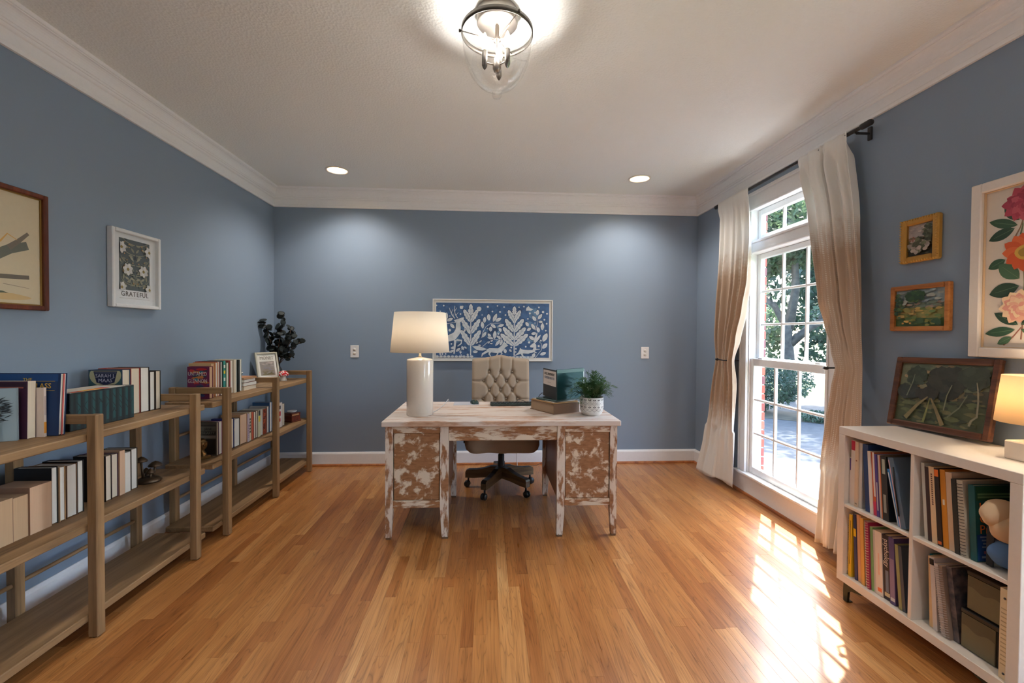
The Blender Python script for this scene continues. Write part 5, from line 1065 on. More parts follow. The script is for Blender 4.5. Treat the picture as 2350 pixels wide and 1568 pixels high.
cube_row([(0.014, 0.312, 0.25, (206, 206, 196), False, 0.075, 'pale grey folder at the far end of the upper near cube', []),
          (0.016, 0.300, 0.25, (60, 44, 46), False, 0.075, 'thin dark maroon book beside the pale folder', []),
          (0.022, 0.306, 0.25, (226, 196, 156), True, 0.075, 'cream book with dark lettering on its spine', [('p', 0.35, 0.62, 0.5+0.028*k, 0.518+0.028*k, (96, 56, 48)) for k in range(15)]),
          (0.018, 0.304, 0.24, (36, 32, 34), True, 0.075, 'black book with an orange square at its head', [('p', 0.05, 0.95, 0.9, 0.99, (240, 120, 40)), ('p', 0.1, 0.9, 0.02, 0.06, (226, 110, 50))]),
          (0.020, 0.306, 0.25, (214, 140, 46), True, 0.075, 'mustard orange book in the upper near cube', [('p', 0.3, 0.7, 0.55, 0.62, (236, 226, 206))]),
          (0.024, 0.302, 0.24, (216, 186, 156), False, 0.075, 'beige page-worn book right of the mustard one', []),
          (0.018, 0.284, 0.23, (40, 44, 42), True, 0.075, 'dark green black hardback left of the spiral book', []),
          (0.022, 0.286, 0.23, (206, 196, 176), False, 0.075, 'cream book bound with a wide plastic comb', [('coil', (60, 52, 50))])], 1.708, zu, GC[2])
b = book('teal and blue textbook with orange title facing out', GC[2], (1.822, 1.540, zu), PI, 0.022, 0.225, 0.280, (22, 88, 92), CREAM, True, False, 0.055)
# its cover faces the viewer: local +y side after the half turn
d_, h_ = 0.225, 0.280; m = MB()
for k, (pts, rgb) in enumerate([(rect(-0.22, -0.003, 0.003, 0.277), (20, 92, 96)), (rect(-0.22, -0.003, 0.003, 0.10), (26, 70, 130)), (rect(-0.22, -0.003, 0.225, 0.277), (30, 84, 60)), (rect(-0.16, -0.01, 0.245, 0.252), (110, 150, 110)), (rect(-0.17, -0.01, 0.234, 0.241), (110, 150, 110)), (blob(-0.165, 0.252, 0.018, 0.018, 14, 1, 0), (170, 52, 50)), (rect(-0.10, -0.014, 0.088, 0.094), (140, 150, 176)), (rect(-0.10, -0.02, 0.076, 0.082), (140, 150, 176)), (rect(-0.10, -0.024, 0.064, 0.070), (140, 150, 176)), (rect(-0.10, -0.02, 0.052, 0.058), (140, 150, 176)), (rect(-0.09, -0.026, 0.03, 0.04), (150, 90, 110)), (rect(-0.10, -0.018, 0.014, 0.022), (150, 160, 186))]):
    m.add([(x_, 0.0225+0.00015*k, z) for x_, z in pts], [tuple(range(len(pts)))], 0, False, srgb(*rgb))
m.build('cover_print', PRINT, b, fix=False)
for tx, z in (('Interior', 0.200), ('Graphics', 0.158), ('Printing', 0.118)): text(tx, 0.046, plain((232, 118, 44), 0.5), b, basis((-0.012, 0.0246, z), (-1, 0, 0), (0, 0, 1), (0, 1, 0)), align='LEFT', sx=0.95)
# soft bag stuffed at the near end of the upper cube
bag = thing('cloth_bag', 'folded cream and denim blue cloth bag with a black strap', 'bag', (1.850, 1.462, zu))
def lump(fn, nm, mat, nu=28, nv=18): m_ = MB(); m_.grid(fn, nu, nv); return m_.build(nm, mat, bag)
CRM, DNM = cloth_mat('cream_canvas', (216, 186, 150), 0.0, 300), cloth_mat('denim_canvas', (92, 122, 160), 0.0, 300)
def ell(cx, cy, cz, rx, ry, rz, wob, seed):
    def fn(u, v):
        a = 2*PI*u; p = PI*v; k = 1+wob*math.sin(3*a+seed)*math.sin(p)+wob*0.6*math.sin(5*a+2*p*2+seed*2)*math.sin(p); return (cx+rx*k*math.sin(p)*math.cos(a), cy+ry*k*math.sin(p)*math.sin(a), cz+rz*math.cos(p))
    return fn
lump(ell(0.06, -0.005, 0.060, 0.105, 0.048, 0.059, 0.05, 1), 'blue_pouch', DNM); lump(ell(0.055, -0.004, 0.158, 0.105, 0.049, 0.068, 0.06, 2), 'cream_body', CRM)
lump(ell(0.000, 0.010, 0.200, 0.066, 0.044, 0.052, 0.08, 4), 'folded_flap', CRM)
MB().box(-0.020, -0.014, 0.012, 0.036, 0.004, 0.150, bev=0.002).build('strap', plain((30, 32, 36), 0.7), bag)
# lower near cube
b = book('teal folder at the far end of the lower near cube', GC[3], (1.86, 1.7215, zl), PI, 0.016, 0.25, 0.286, (20, 128, 148), CREAM, True, False, 0.02)
b = book('cream folder beside the teal one', GC[3], (1.835, 1.6985, zl), PI, 0.014, 0.25, 0.288, (226, 190, 140), CREAM, False, False, 0.04)
b = book('white folder with a black clip in front of the cream folder', GC[3], (1.826, 1.6755, zl), PI, 0.018, 0.25, 0.292, (212, 204, 200), CREAM, False, False, 0.07); MB().box(-0.02, 0.004, 0.002, 0.016, 0.262, 0.285).build('clip', BLACK, b)
for (y_, col, lab) in ((1.640, (206, 196, 190), 'white spiral notebook leaning in the lower near cube'), (1.6235, (150, 130, 116), 'brown-edged spiral notebook beside the white one')):
    b = book(lab, GC[3], (1.824, y_, zl), PI, 0.015, 0.23, 0.276, col, CREAM, False, False, 0.13)
    for k in range(30): MB().tube([(0.001, 0.0, 0.010+k*0.0088), (0.007, 0.0045, 0.010+k*0.0088), (0.007, 0.0105, 0.010+k*0.0088), (0.001, 0.015, 0.010+k*0.0088)], 0.0011, 5).build('coil', plain((196, 186, 186), 0.4, 0.3), b)
FLO = mottled('dark_floral_cover', (60, 66, 72), (128, 112, 112), 30, 0.5, 8)
b = book('dark floral patterned notebook leaning before the storage boxes', GC[3], (1.840, 1.6070, zl), PI, 0.021, 0.24, 0.282, (74, 76, 80), CREAM, True, False, 0.13); b.data.materials[0] = FLO
OLV, BLKB = plain((84, 80, 60), 0.5), plain((28, 27, 27), 0.5)
for k, (dx, dy, z0, h, lab) in enumerate(((0.0, 0.006, zl, 0.152, 'olive fronted dark storage box at the bottom of its stack'), (0.01, -0.004, zl+0.1525, 0.150, 'olive fronted dark storage box on top of its stack'))):
    t = thing('storage_box', lab, 'box', (1.838+dx, 1.510+dy, z0), 0, 'stacked storage boxes in the cube shelf')
    MB().box(0.004, 0.27, -0.072, 0.066, 0, h-0.018, bev=0.003).build('body', BLKB, t); MB().box(-0.001, 0.272, -0.0735, 0.0675, h-0.0178, h, bev=0.003).build('lid', BLKB, t)
    MB().box(0.0, 0.0038, -0.050, 0.064, 0.004, h-0.0185).build('front_label', OLV, t)
    m_ = MB(); n = 16; vs = []
    for i in range(n+1): y = -0.048+0.110*i/n; vs += [(-0.0006, y, 0.006), (-0.0006, y, h*0.56+0.006*math.sin(i*0.55))]
    m_.add(vs, [(2*i, 2*i+2, 2*i+3, 2*i+1) for i in range(n)]); m_.build('label_wave', plain((108, 102, 76), 0.5), t, fix=False)
b = book('white ring binder standing at the near end of the lower cube', GC[3], (1.806, 1.430, zl), PI, 0.030, 0.26, 0.318, (226, 206, 168), WHITEP, True, False, 0.0)
for k in range(14): edge_patch(b, 0.004, 0.026, 0.05+0.015*k, 0.054+0.015*k, (190, 166, 126), 'spine_line')
for z in (0.02, 0.285): MB().lathe([(0, 0.0), (0.004, 0.0), (0.004, 0.0015), (0, 0.0015)], 10, M=Matrix.Translation((0.0004, 0.015, z)) @ Matrix.Rotation(PI/2, 4, 'Y')).build('rivet', plain((90, 90, 90), 0.4, 0.8), b)
# lamp on the cube shelf
sl = thing('small_lamp', 'little lit lamp with a linen drum shade and white base on the cube shelf', 'lamp', (2.02, 1.490, CZ1+0.0005))
MB().box(-0.062, 0.062, -0.062, 0.062, 0, 0.070, bev=0.004).build('lamp_base', plain((226, 212, 196), 0.5), sl); MB().lathe([(0.010, 0.0702), (0.010, 0.15), (0, 0.15)], 12).build('lamp_stem', plain((186, 170, 140), 0.3, 0.8), sl)
mb = MB(); n = 48; pr_ = [(0.116, 0.142), (0.098, 0.316), (0.096, 0.316), (0.114, 0.142)]; vs = []
for k in range(n):
    a = 2*PI*k/n; vs += [(r*math.cos(a), r*math.sin(a), z) for r, z in pr_]
mb.add(vs, [(4*k+i, 4*((k+1) % n)+i, 4*((k+1) % n)+(i+1) % 4, 4*k+(i+1) % 4) for k in range(n) for i in range(4)], 0, True); mb.build('lamp_shade', cloth_mat('oat_linen_shade', (238, 218, 188), 0.55, 260), sl)
for k in range(3): a = 2*PI*k/3; MB().tube([(0, 0, 0.305), (0.097*math.cos(a), 0.097*math.sin(a), 0.312)], 0.0013, 6).build('shade_spoke', plain((186, 174, 150), 0.3, 0.8), sl)
MB().lathe([(0, 0.15), (0.012, 0.152), (0.026, 0.19), (0.026, 0.205), (0.014, 0.228), (0, 0.232)], 18).build('bulb', emit((255, 214, 150), 8, 'amber_bulb'), sl); point(sl, (0, 0, 0.25), SHELF_LAMP_POWER, (1.0, 0.80, 0.56), 0.025)

# ================================================================== PICTURES
def framed(name, label, loc, ori, w_, h, rail, depth, fmat, parent_group=None, **kw):
    t = thing(name, label, 'picture', loc, 0, 'pictures on the walls'); t.matrix_world = basis(loc, *ori); frame_rails(w_, h, rail, depth, fmat, t, **kw); return t
def leafp(cx, cy, l, w_, an, n=8):
    """pointed leaf outline starting at (cx,cy), length l along angle an"""
    up_ = []; dn = []
    for i in range(n+1):
        f = i/n; r = w_/2*math.sin(PI*f)**0.8; x_, y_ = f*l, r; up_.append((x_, y_)); dn.append((x_, -y_))
    pts = up_+dn[-2:0:-1]; c_, s_ = math.cos(an), math.sin(an); return [(cx+x_*c_-y_*s_, cy+x_*s_+y_*c_) for x_, y_ in pts]
def lobed(cx, cy, l, w_, an, lobes=4):
    """oak leaf outline"""
    up_ = []; dn = []; N_ = lobes*6
    for i in range(N_+1):
        f = i/N_; r = w_/2*(math.sin(PI*min(1, f*0.93+0.05))**0.6)*(0.72+0.28*abs(math.sin(lobes*PI*f))); up_.append((f*l, r)); dn.append((f*l, -r))
    pts = up_+dn[-2:0:-1]; c_, s_ = math.cos(an), math.sin(an); return [(cx+x_*c_-y_*s_, cy+x_*s_+y_*c_) for x_, y_ in pts]
def line(pts, w0, w1=None):
    w1 = w0 if w1 is None else w1; L = []; Rr = []; n = len(pts)
    for i, (x_, y_) in enumerate(pts):
        a = pts[max(0, i-1)]; c_ = pts[min(n-1, i+1)]; d = Vector((c_[0]-a[0], c_[1]-a[1])); d = d/(d.length or 1); ww = (w0+(w1-w0)*i/(n-1))/2; L.append((x_-d.y*ww, y_+d.x*ww)); Rr.append((x_+d.y*ww, y_-d.x*ww))
    return [[L[i], L[i+1], Rr[i+1], Rr[i]] for i in range(n-1)]
# --- blue forest print over the desk (drawn in units of the picture: 0..2080 x 0..1085, y down)
bf = framed('forest_print', 'wide white-framed blue print of woodland animals on the back wall', (0.057, YB-0.0005, 1.367), ON_BACK, 1.214, 0.626, 0.012, 0.026, plain((226, 224, 218), 0.5))
MB().box(-0.597, 0.597, -0.303, 0.303, 0.0, 0.018).build('paper_mat', plain((222, 220, 214), 0.7), bf)
u_m = 1.214/2080
def U(pts): return [((x_-100-1040)*u_m, -(y_-125-542)*u_m) for x_, y_ in pts]
BLUE, WHT, DKB = (66, 100, 144), (212, 218, 220), (44, 70, 110)
shapes = [BLUE]; wr = random.Random(12)
def add(pts, c=WHT): shapes.append((U(pts), c))
for k in range(26): shapes.append((U(blob(wr.uniform(180, 2050), wr.uniform(230, 1110), wr.uniform(60, 150), wr.uniform(40, 100), 12, k, 0.35)), wr.choice(((60, 96, 140), (78, 116, 158), (96, 134, 170), (54, 84, 124), (116, 150, 180)))))
shapes[1:] = [(p, c) for p, c in shapes[1:] if all(abs(x_) < 0.565 and abs(y_) < 0.268 for x_, y_ in p)]
def oak_tree(cx, top, base, pairs):
    add([(cx-8, top+120), (cx+8, top+120), (cx+10, base), (cx-10, base)])
    items = [(cx, top+300, 300, 100, -PI/2)]
    for (y_, l, w_, an) in pairs:
        for s_ in (-1, 1): items.append((cx+s_*6, y_, l, w_, -PI/2+s_*an))
    for (x_, y_, l, w_, an) in items:
        add(lobed(x_, y_, l+16, w_+16, an), DKB); add(lobed(x_, y_, l, w_, an)); ex, ey = x_+l*0.9*math.cos(an), y_+l*0.9*math.sin(an)
        for q in line([(x_, y_), (ex, ey)], 7, 3): add(q, (120, 142, 172))
        for f in (0.25, 0.45, 0.65):
            for s_ in (-1, 1):
                bx_, by_ = x_+l*f*math.cos(an), y_+l*f*math.sin(an)
                for q in line([(bx_, by_), (bx_+w_*0.36*math.cos(an+s_*0.8), by_+w_*0.36*math.sin(an+s_*0.8))], 4, 2): add(q, (140, 158, 184))
oak_tree(755, 212, 1105, [(520, 240, 90, 0.50), (720, 290, 100, 0.55), (930, 310, 105, 0.55)])
oak_tree(1510, 245, 1105, [(500, 210, 90, 0.50), (690, 270, 100, 0.6), (830, 290, 105, 0.72), (930, 310, 105, 0.85)])
def sprig(pts, leaves):
    for q in line(pts, 10, 6): add(q)
    for (x_, y_, l, w_, an) in leaves:
        add(leafp(x_, y_, l+10, w_+10, an), DKB); add(leafp(x_, y_, l, w_, an))
        for q in line([(x_, y_), (x_+l*0.6*math.cos(an), y_+l*0.6*math.sin(an))], 4, 2): add(q, (140, 158, 184))
sprig([(945, 800), (965, 700), (1020, 600), (1100, 545), (1280, 540)], [(965, 640, 130, 60, -1.7), (990, 540, 110, 55, -1.5), (1070, 500, 120, 66, -1.65), (1140, 520, 160, 62, -1.15), (1180, 510, 120, 58, -0.5), (1220, 600, 120, 50, -0.3), (1100, 560, 110, 54, 0.6), (955, 790, 120, 50, -0.95), (1250, 620, 80, 50, 1.2)])
sprig([(960, 950), (1060, 860), (1180, 820), (1300, 830)], [(1100, 690, 90, 60, -1.6), (1110, 800, 100, 50, -2.2), (1165, 820, 150, 62, -1.5), (1040, 790, 110, 46, 0.15), (1300, 820, 120, 46, -2.6), (1300, 825, 110, 50, 1.9), (1180, 940, 150, 50, -0.9), (1230, 770, 70, 40, 0.9)])
sprig([(1880, 1140), (1990, 1000), (1990, 900), (1940, 850)], [(2000, 980, 130, 70, -0.8), (2010, 860, 170, 84, -1.1), (1960, 1090, 120, 56, -0.35), (1830, 1140, 90, 60, -1.1)])
sprig([(1880, 660), (1910, 560), (1905, 470)], [(1905, 400, 100, 60, -1.4), (1890, 500, 110, 60, -2.2), (1920, 470, 120, 56, -0.9), (1930, 510, 80, 44, 0.1), (1870, 650, 120, 60, -2.1), (2000, 660, 130, 64, -1.55), (1940, 700, 100, 60, -1.8), (1730, 670, 90, 50, -0.6), (1760, 590, 90, 56, -2.2), (1900, 710, 100, 50, 3.0), (1870, 830, 120, 60, -2.6)])
sprig([(180, 600), (330, 560), (500, 530)], [(330, 500, 140, 60, -1.5), (340, 510, 120, 56, -0.4), (400, 555, 110, 54, 0.8), (470, 540, 90, 30, -0.5), (250, 520, 110, 60, -2.2), (210, 640, 110, 60, 0.9)])
sprig([(620, 1130), (560, 1040), (640, 960)], [(500, 1040, 100, 46, -0.7), (600, 940, 80, 46, 1.1), (640, 950, 60, 30, 0.6), (380, 1060, 100, 44, -0.5), (410, 980, 90, 46, -0.2), (790, 1040, 90, 50, 0.0), (690, 620, 130, 60, 1.1), (840, 900, 60, 26, -0.6), (900, 880, 60, 26, -0.7), (880, 920, 60, 24, 0.2), (1050, 900, 60, 24, -0.9), (1100, 870, 60, 24, -0.8), (1080, 890, 60, 22, 0.2), (1340, 980, 90, 56, 1.3), (1420, 1000, 60, 36, 0.6), (640, 700, 60, 30, -1.2)])
# deer, fox, hare
add([(635, 445), (600, 450), (565, 462), (520, 480), (465, 495), (475, 512), (515, 515), (500, 560), (495, 650), (462, 710), (370, 755), (250, 775), (190, 810), (180, 880), (230, 890), (375, 865), (480, 840), (540, 770), (585, 700), (580, 600), (572, 535), (600, 505), (632, 475)])
for q in (line([(490, 840), (480, 960), (470, 1075)], 40, 24)+line([(510, 835), (600, 845), (590, 900), (530, 945)], 34, 16)+line([(215, 870), (215, 980), (235, 1100)], 44, 22)+line([(250, 880), (270, 1000), (270, 1100)], 40, 20)+line([(530, 460), (490, 400), (470, 320), (480, 250)], 14, 8)+line([(500, 410), (540, 360)], 10, 6)+line([(478, 340), (515, 280)], 10, 6)+line([(480, 465), (430, 400), (405, 340), (385, 285)], 14, 8)+line([(420, 380), (440, 310)], 10, 6)+line([(455, 430), (450, 380)], 9, 5)): add(q)
add([(780, 945), (900, 938), (1045, 995), (960, 1018), (860, 1010)]); add([(1030, 1000), (1080, 975), (1230, 978), (1290, 930), (1320, 880), (1340, 855), (1350, 885), (1372, 880), (1375, 905), (1408, 930), (1360, 955), (1325, 1000), (1290, 1050), (1200, 1062), (1090, 1045)])
for q in (line([(1060, 1020), (960, 1080), (945, 1125)], 46, 14)+line([(1090, 1040), (1075, 1080), (1110, 1125)], 40, 12)+line([(1280, 1050), (1300, 1065), (1270, 1100)], 26, 12)+line([(1230, 1058), (1200, 1110)], 24, 12)): add(q)
add([(1510, 1112), (1580, 1050), (1605, 1000), (1610, 965), (1630, 985), (1660, 1000), (1760, 1005), (1830, 1005), (1850, 965), (1790, 955), (1785, 935), (1840, 885), (1870, 880), (1895, 920), (1895, 990), (1860, 1040), (1760, 1070), (1640, 1065)])
add(leafp(1862, 890, 190, 44, -0.95)); add(leafp(1850, 885, 200, 36, -1.25))
for q in (line([(1640, 1060), (1660, 1110), (1700, 1130)], 40, 10)+line([(1860, 1035), (1905, 1055)], 24, 10)+line([(1880, 995), (1960, 992)], 22, 10)): add(q)
for (x_, y_, r) in ((165, 245, 14), (290, 247, 15), (230, 345, 12), (578, 388, 14), (395, 670, 22), (897, 297, 40), (1048, 260, 18), (1128, 340, 14), (1215, 242, 13), (1260, 345, 16), (1330, 262, 14), (1355, 400, 15), (950, 402, 10), (1045, 637, 13), (1235, 728, 14), (1675, 250, 14), (1590, 262, 12), (1937, 262, 15), (1780, 367, 18), (1870, 352, 14), (2010, 340, 20), (2080, 370, 16), (1745, 462, 14), (2035, 475, 15), (1870, 535, 9), (2075, 545, 16), (2060, 665, 15), (1770, 872, 20), (1975, 840, 16), (1938, 935, 18), (1712, 948, 15), (1458, 962, 16), (1540, 985, 16), (1535, 1040, 14), (425, 905, 14), (585, 1048, 16), (325, 1080, 13), (395, 425, 9), (705, 1090, 18)): add(blob(x_, y_, r, r, 12, 1, 0.0))
add(blob(597, 272, 30, 30, 16, 3, 0.35)); add([(1710, 320), (1720, 270), (1755, 240), (1785, 275), (1840, 297), (1800, 320), (1760, 318)])
for k in range(10): add(blob(180+k*66, 1122, 30, 18, 12, k, 0.05))
for k in range(8): add(blob(1380+k*62, 1128, 30, 15, 12, k, 0.1))
o = MB(); EW, EH = 1.144, 0.552
for k, (pts, rgb) in enumerate([(rect(-EW/2, EW/2, -EH/2, EH/2), BLUE)]+shapes[1:]):
    pts = [(min(max(x_, -EW/2), EW/2), min(max(y_, -EH/2), EH/2)) for x_, y_ in pts]
    o.add([(x_, y_, 0.0184+0.000012*k) for x_, y_ in pts], [tuple(range(len(pts)))], 0, False, srgb(*rgb))
o.build('print', WASH, bf, fix=False)
# --- left wall: floral print with lettering
gp = framed('floral_print', 'white-framed dark floral print lettered GRATEFUL on the left wall', (XL+0.0005, 2.742, 1.693), ON_LEFT, 0.362, 0.448, 0.020, 0.034, plain((222, 224, 226), 0.4), bev=0.004)
MB().box(-0.163, 0.163, -0.206, 0.206, 0, 0.012).build('paper', plain((212, 216, 220), 0.6), gp)
gcol = [(84, 94, 98)]; wr = random.Random(7); PWd, PHt = 0.226, 0.296
for k in range(46):
    x_, y_ = wr.uniform(0.0, 0.105), wr.uniform(-0.14, 0.14); an = wr.uniform(0, 2*PI); c = wr.choice(((120, 124, 112), (136, 138, 120), (104, 112, 108), (60, 72, 80), (150, 150, 132)))
    for s_ in (1, -1): gcol.append(([(s_*px, py) for px, py in leafp(x_, y_, 0.034, 0.013, an)], c))
for k in range(5):
    c0 = -0.12+0.06*k; arc = [(0.004+0.1*math.sin(t_), c0+0.05*(1-math.cos(t_))) for t_ in np.linspace(0, 1.5, 8)]
    for s_ in (1, -1): gcol += [([(s_*px, py) for px, py in q], (146, 148, 126)) for q in line(arc, 0.004, 0.002)]
for k in range(16):
    x_, y_ = wr.uniform(0.008, 0.1), wr.uniform(-0.135, 0.135)
    for s_ in (1, -1): gcol.append((blob(s_*x_, y_, 0.0045, 0.0045, 8, k, 0.1), wr.choice(((176, 140, 100), (160, 130, 90)))))
for (x_, y_, r) in ((0.058, -0.028, 0.033), (0.103, 0.095, 0.032), (0.103, -0.135, 0.03)):
    for s_ in (1, -1):
        for q in range(7): an = q*2*PI/7+0.3; gcol.append((leafp(s_*x_, y_, r*1.15, r*0.75, an), (206, 206, 204) if q % 2 else (190, 192, 192)))
        gcol.append((blob(s_*x_, y_, r*0.28, r*0.28, 10, 2, 0.1), (140, 126, 74)))
o = MB()
for k, (pts, rgb) in enumerate([(rect(-PWd/2, PWd/2, -PHt/2, PHt/2), gcol[0])]+gcol[1:]): o.add([(min(max(x_, -PWd/2), PWd/2), min(max(y_, -PHt/2), PHt/2)+0.028, 0.0123+0.00003*k) for x_, y_ in pts], [tuple(range(len(pts)))], 0, False, srgb(*rgb))
o.build('print', PRINT, gp, fix=False)
text('GRATEFUL', 0.040, plain((96, 92, 90), 0.6), gp, basis((0, -0.144, 0.0128), (1, 0, 0), (0, 1, 0), (0, 0, 1)), sx=0.98, spacing=1.12); MB().box(-0.112, 0.112, -0.1695, -0.1675, 0.0122, 0.0125).build('caption_line', plain((176, 174, 172), 0.6), gp)
# --- left wall: bird print (cut by the frame of the photo)
bp_ = framed('bird_print', 'brown-framed vintage print of a bird on grey branches, nearest on the left wall', (XL+0.0005, 1.998, 1.696), ON_LEFT, 0.430, 0.541, 0.022, 0.030, wood_mat('reddish_brown_frame', srgb(70, 30, 16), srgb(96, 44, 24), srgb(120, 58, 32), 0.35, 'Y', 2), bev=0.004)
MB().box(-0.194, 0.194, -0.249, 0.249, 0, 0.010).build('paper', plain((206, 194, 166), 0.7), bp_); frame_rails(0.388, 0.498, 0.006, 0.006, plain((150, 116, 56), 0.4, 0.4), bp_, 'gilt_slip', 0.0102, 0.001)
bc = []
for (pts, w0, w1, c) in (([(-0.15, -0.09), (-0.02, -0.055), (0.06, -0.005), (0.135, 0.022)], 0.05, 0.036, (104, 108, 98)), ([(0.055, 0.0), (0.095, 0.035), (0.138, 0.078)], 0.026, 0.014, (118, 110, 98)), ([(-0.16, -0.135), (0.0, -0.13), (0.14, -0.122)], 0.022, 0.018, (110, 104, 94)), ([(0.02, 0.02), (0.05, 0.06), (0.09, 0.04)], 0.008, 0.003, (206, 160, 90)), ([(0.03, -0.16), (0.14, -0.172)], 0.003, 0.002, (150, 140, 120))): bc += [(q, c) for q in line(pts, w0, w1)]
bc += [(blob(-0.06, 0.06, 0.05, 0.085, 18, 2, 0.08), (214, 204, 186)), (blob(-0.035, 0.14, 0.026, 0.026, 14, 3, 0.05), (196, 186, 170)), ([(-0.015, 0.15), (0.02, 0.14), (-0.012, 0.132)], (70, 74, 84)), (blob(-0.075, 0.05, 0.02, 0.07, 14, 4, 0.1), (150, 120, 84)), (blob(-0.05, -0.21, 0.10, 0.022, 16, 5, 0.2), (92, 100, 80)), (blob(0.05, -0.215, 0.09, 0.014, 14, 6, 0.2), (206, 178, 128)), (blob(-0.1, -0.19, 0.06, 0.03, 14, 8, 0.2), (120, 122, 96))]
o = MB()
for k, (pts, rgb) in enumerate(bc): o.add([(x_, y_, 0.0102+0.00005*k) for x_, y_ in pts], [tuple(range(len(pts)))], 0, False, srgb(*rgb))
o.build('print', PRINT, bp_, fix=False)
# --- right wall: small gilt landscape, small wooden landscape, white floral print
def paint(w_, h, bands, blobs, seed, n=120, aspect=2.6):
    """loose brush-stroke picture: bands = [(y0, y1, [colours])], fractions of the height"""
    r = random.Random(seed); out = [bands[0][2][0]]
    for y0, y1, cs in bands: out.append((rect(-w_/2, w_/2, -h/2+y0*h, -h/2+y1*h), cs[0]))
    for k in range(n):
        y0, y1, cs = bands[int(r.uniform(0, len(bands)))]; rx = w_*r.uniform(0.03, 0.09); ry = rx/aspect; x_ = r.uniform(-w_/2+rx*1.25, w_/2-rx*1.25); y_ = r.uniform(max(-h/2+y0*h, -h/2+ry*1.3), min(-h/2+y1*h, h/2-ry*1.3)); out.append((blob(x_, y_, rx, ry, 8, k, 0.25), r.choice(cs)))
    for (cx, cy, rx, ry, n_, cs) in blobs:
        for k in range(n_):
            a = r.uniform(0, 2*PI); q = r.uniform(0, 1)**0.5; s_ = min(rx, ry)*w_*0.42; x_ = min(max(w_*(cx-0.5+rx*q*math.cos(a)), -w_/2+s_*1.3), w_/2-s_*1.3); y_ = min(max(h*(cy-0.5+ry*q*math.sin(a)), -h/2+s_*1.3), h/2-s_*1.3); out.append((blob(x_, y_, s_, s_*0.8, 8, k, 0.3), r.choice(cs)))
    return out
gl = framed('gilt_landscape', 'small gold-framed painting of a flowering slope, upper one on the window wall', (XR-0.0005, 2.094, 1.819), ON_RIGHT, 0.196, 0.222, 0.032, 0.030, plain((190, 142, 66), 0.4, 0.35, 'worn_gilt'), bev=0.007)
gd = plain((206, 160, 80), 0.35, 0.4)
for s_ in (-1, 1):
    for k in range(17): MB().box(s_*0.0915-0.005, s_*0.0915+0.005, -0.104+k*0.013, -0.099+k*0.013, 0.020, 0.0335, bev=0.001).build('carved_rib', gd, gl)
    for k in range(14): MB().box(-0.090+k*0.0138, -0.085+k*0.0138, s_*0.1045-0.005, s_*0.1045+0.005, 0.020, 0.0335, bev=0.001).build('carved_rib', gd, gl)
picture(gl, 0.134, 0.160, paint(0.134, 0.160, [(0.6, 1.0, [(176, 164, 156), (196, 180, 168), (160, 150, 146)]), (0.35, 0.6, [(110, 106, 84), (150, 110, 90), (128, 124, 104)]), (0.0, 0.35, [(60, 58, 46), (90, 88, 72), (44, 42, 36)])], [(0.85, 0.7, 0.16, 0.26, 40, [(74, 82, 60), (100, 104, 80), (58, 64, 48)]), (0.5, 0.32, 0.36, 0.22, 60, [(176, 160, 150), (110, 112, 84), (150, 136, 124), (80, 84, 62)]), (0.3, 0.52, 0.1, 0.08, 8, [(150, 96, 74)])], 5), OIL, 0.012)
wl2 = framed('wood_landscape', 'honey wood-framed landscape with a pine tree, below the gilt painting', (XR-0.0005, 2.094, 1.477), ON_RIGHT, 0.304, 0.234, 0.024, 0.026, wood_mat('honey_frame', srgb(140, 84, 36), srgb(170, 106, 50), srgb(190, 126, 66), 0.35, 'X', 2), bev=0.005)
picture(wl2, 0.258, 0.188, paint(0.258, 0.188, [(0.62, 1.0, [(150, 166, 168), (172, 180, 172), (136, 154, 160)]), (0.5, 0.64, [(112, 128, 112), (160, 140, 124), (126, 134, 110)]), (0.22, 0.5, [(150, 146, 84), (180, 150, 84), (110, 134, 78), (196, 166, 96)]), (0.0, 0.22, [(86, 112, 64), (140, 140, 74), (70, 98, 62)])], [(0.1, 0.55, 0.08, 0.34, 34, [(52, 84, 58), (80, 110, 72), (42, 68, 50)]), (0.46, 0.82, 0.16, 0.14, 40, [(50, 82, 50), (84, 112, 58), (40, 66, 46)]), (0.46, 0.5, 0.02, 0.16, 12, [(74, 80, 62)]), (0.3, 0.1, 0.08, 0.06, 6, [(206, 160, 84)]), (0.9, 0.1, 0.1, 0.08, 14, [(56, 86, 58)])], 6, 150), OIL, 0.010)
fp = framed('botanical_print', 'large white-framed print of three garden flowers on the window wall', (XR-0.0005, 1.672, 1.622), ON_RIGHT, 0.360, 0.757, 0.042, 0.034, plain((226, 216, 206), 0.45), bev=0.004)
MB().box(-0.139, 0.139, -0.337, 0.337, 0, 0.010).build('paper', plain((214, 202, 188), 0.7), fp); frame_rails(0.276, 0.673, 0.004, 0.010, plain((206, 176, 140), 0.5), fp, 'inner_slip', 0.0102, 0.001)
fcol = []; fr_ = random.Random(14)
def flower(cx, cy, R, rings, cols, ctr=None):
    for ri in range(rings):
        f = 1-ri/rings*0.8; n = max(6, 12-ri)
        for k in range(n): an = 2*PI*k/n+ri*0.4+fr_.uniform(-0.1, 0.1); fcol.append((leafp(cx, cy, R*f*fr_.uniform(0.9, 1.05), R*f*0.62, an), fr_.choice(cols)))
    if ctr: fcol.append((blob(cx, cy, R*0.38, R*0.38, 16, 2, 0.06), ctr)); fcol.append((blob(cx, cy, R*0.22, R*0.22, 12, 3, 0.1), tuple(int(c*0.8) for c in ctr)))
GR = [(50, 84, 62), (70, 102, 74), (42, 70, 54)]
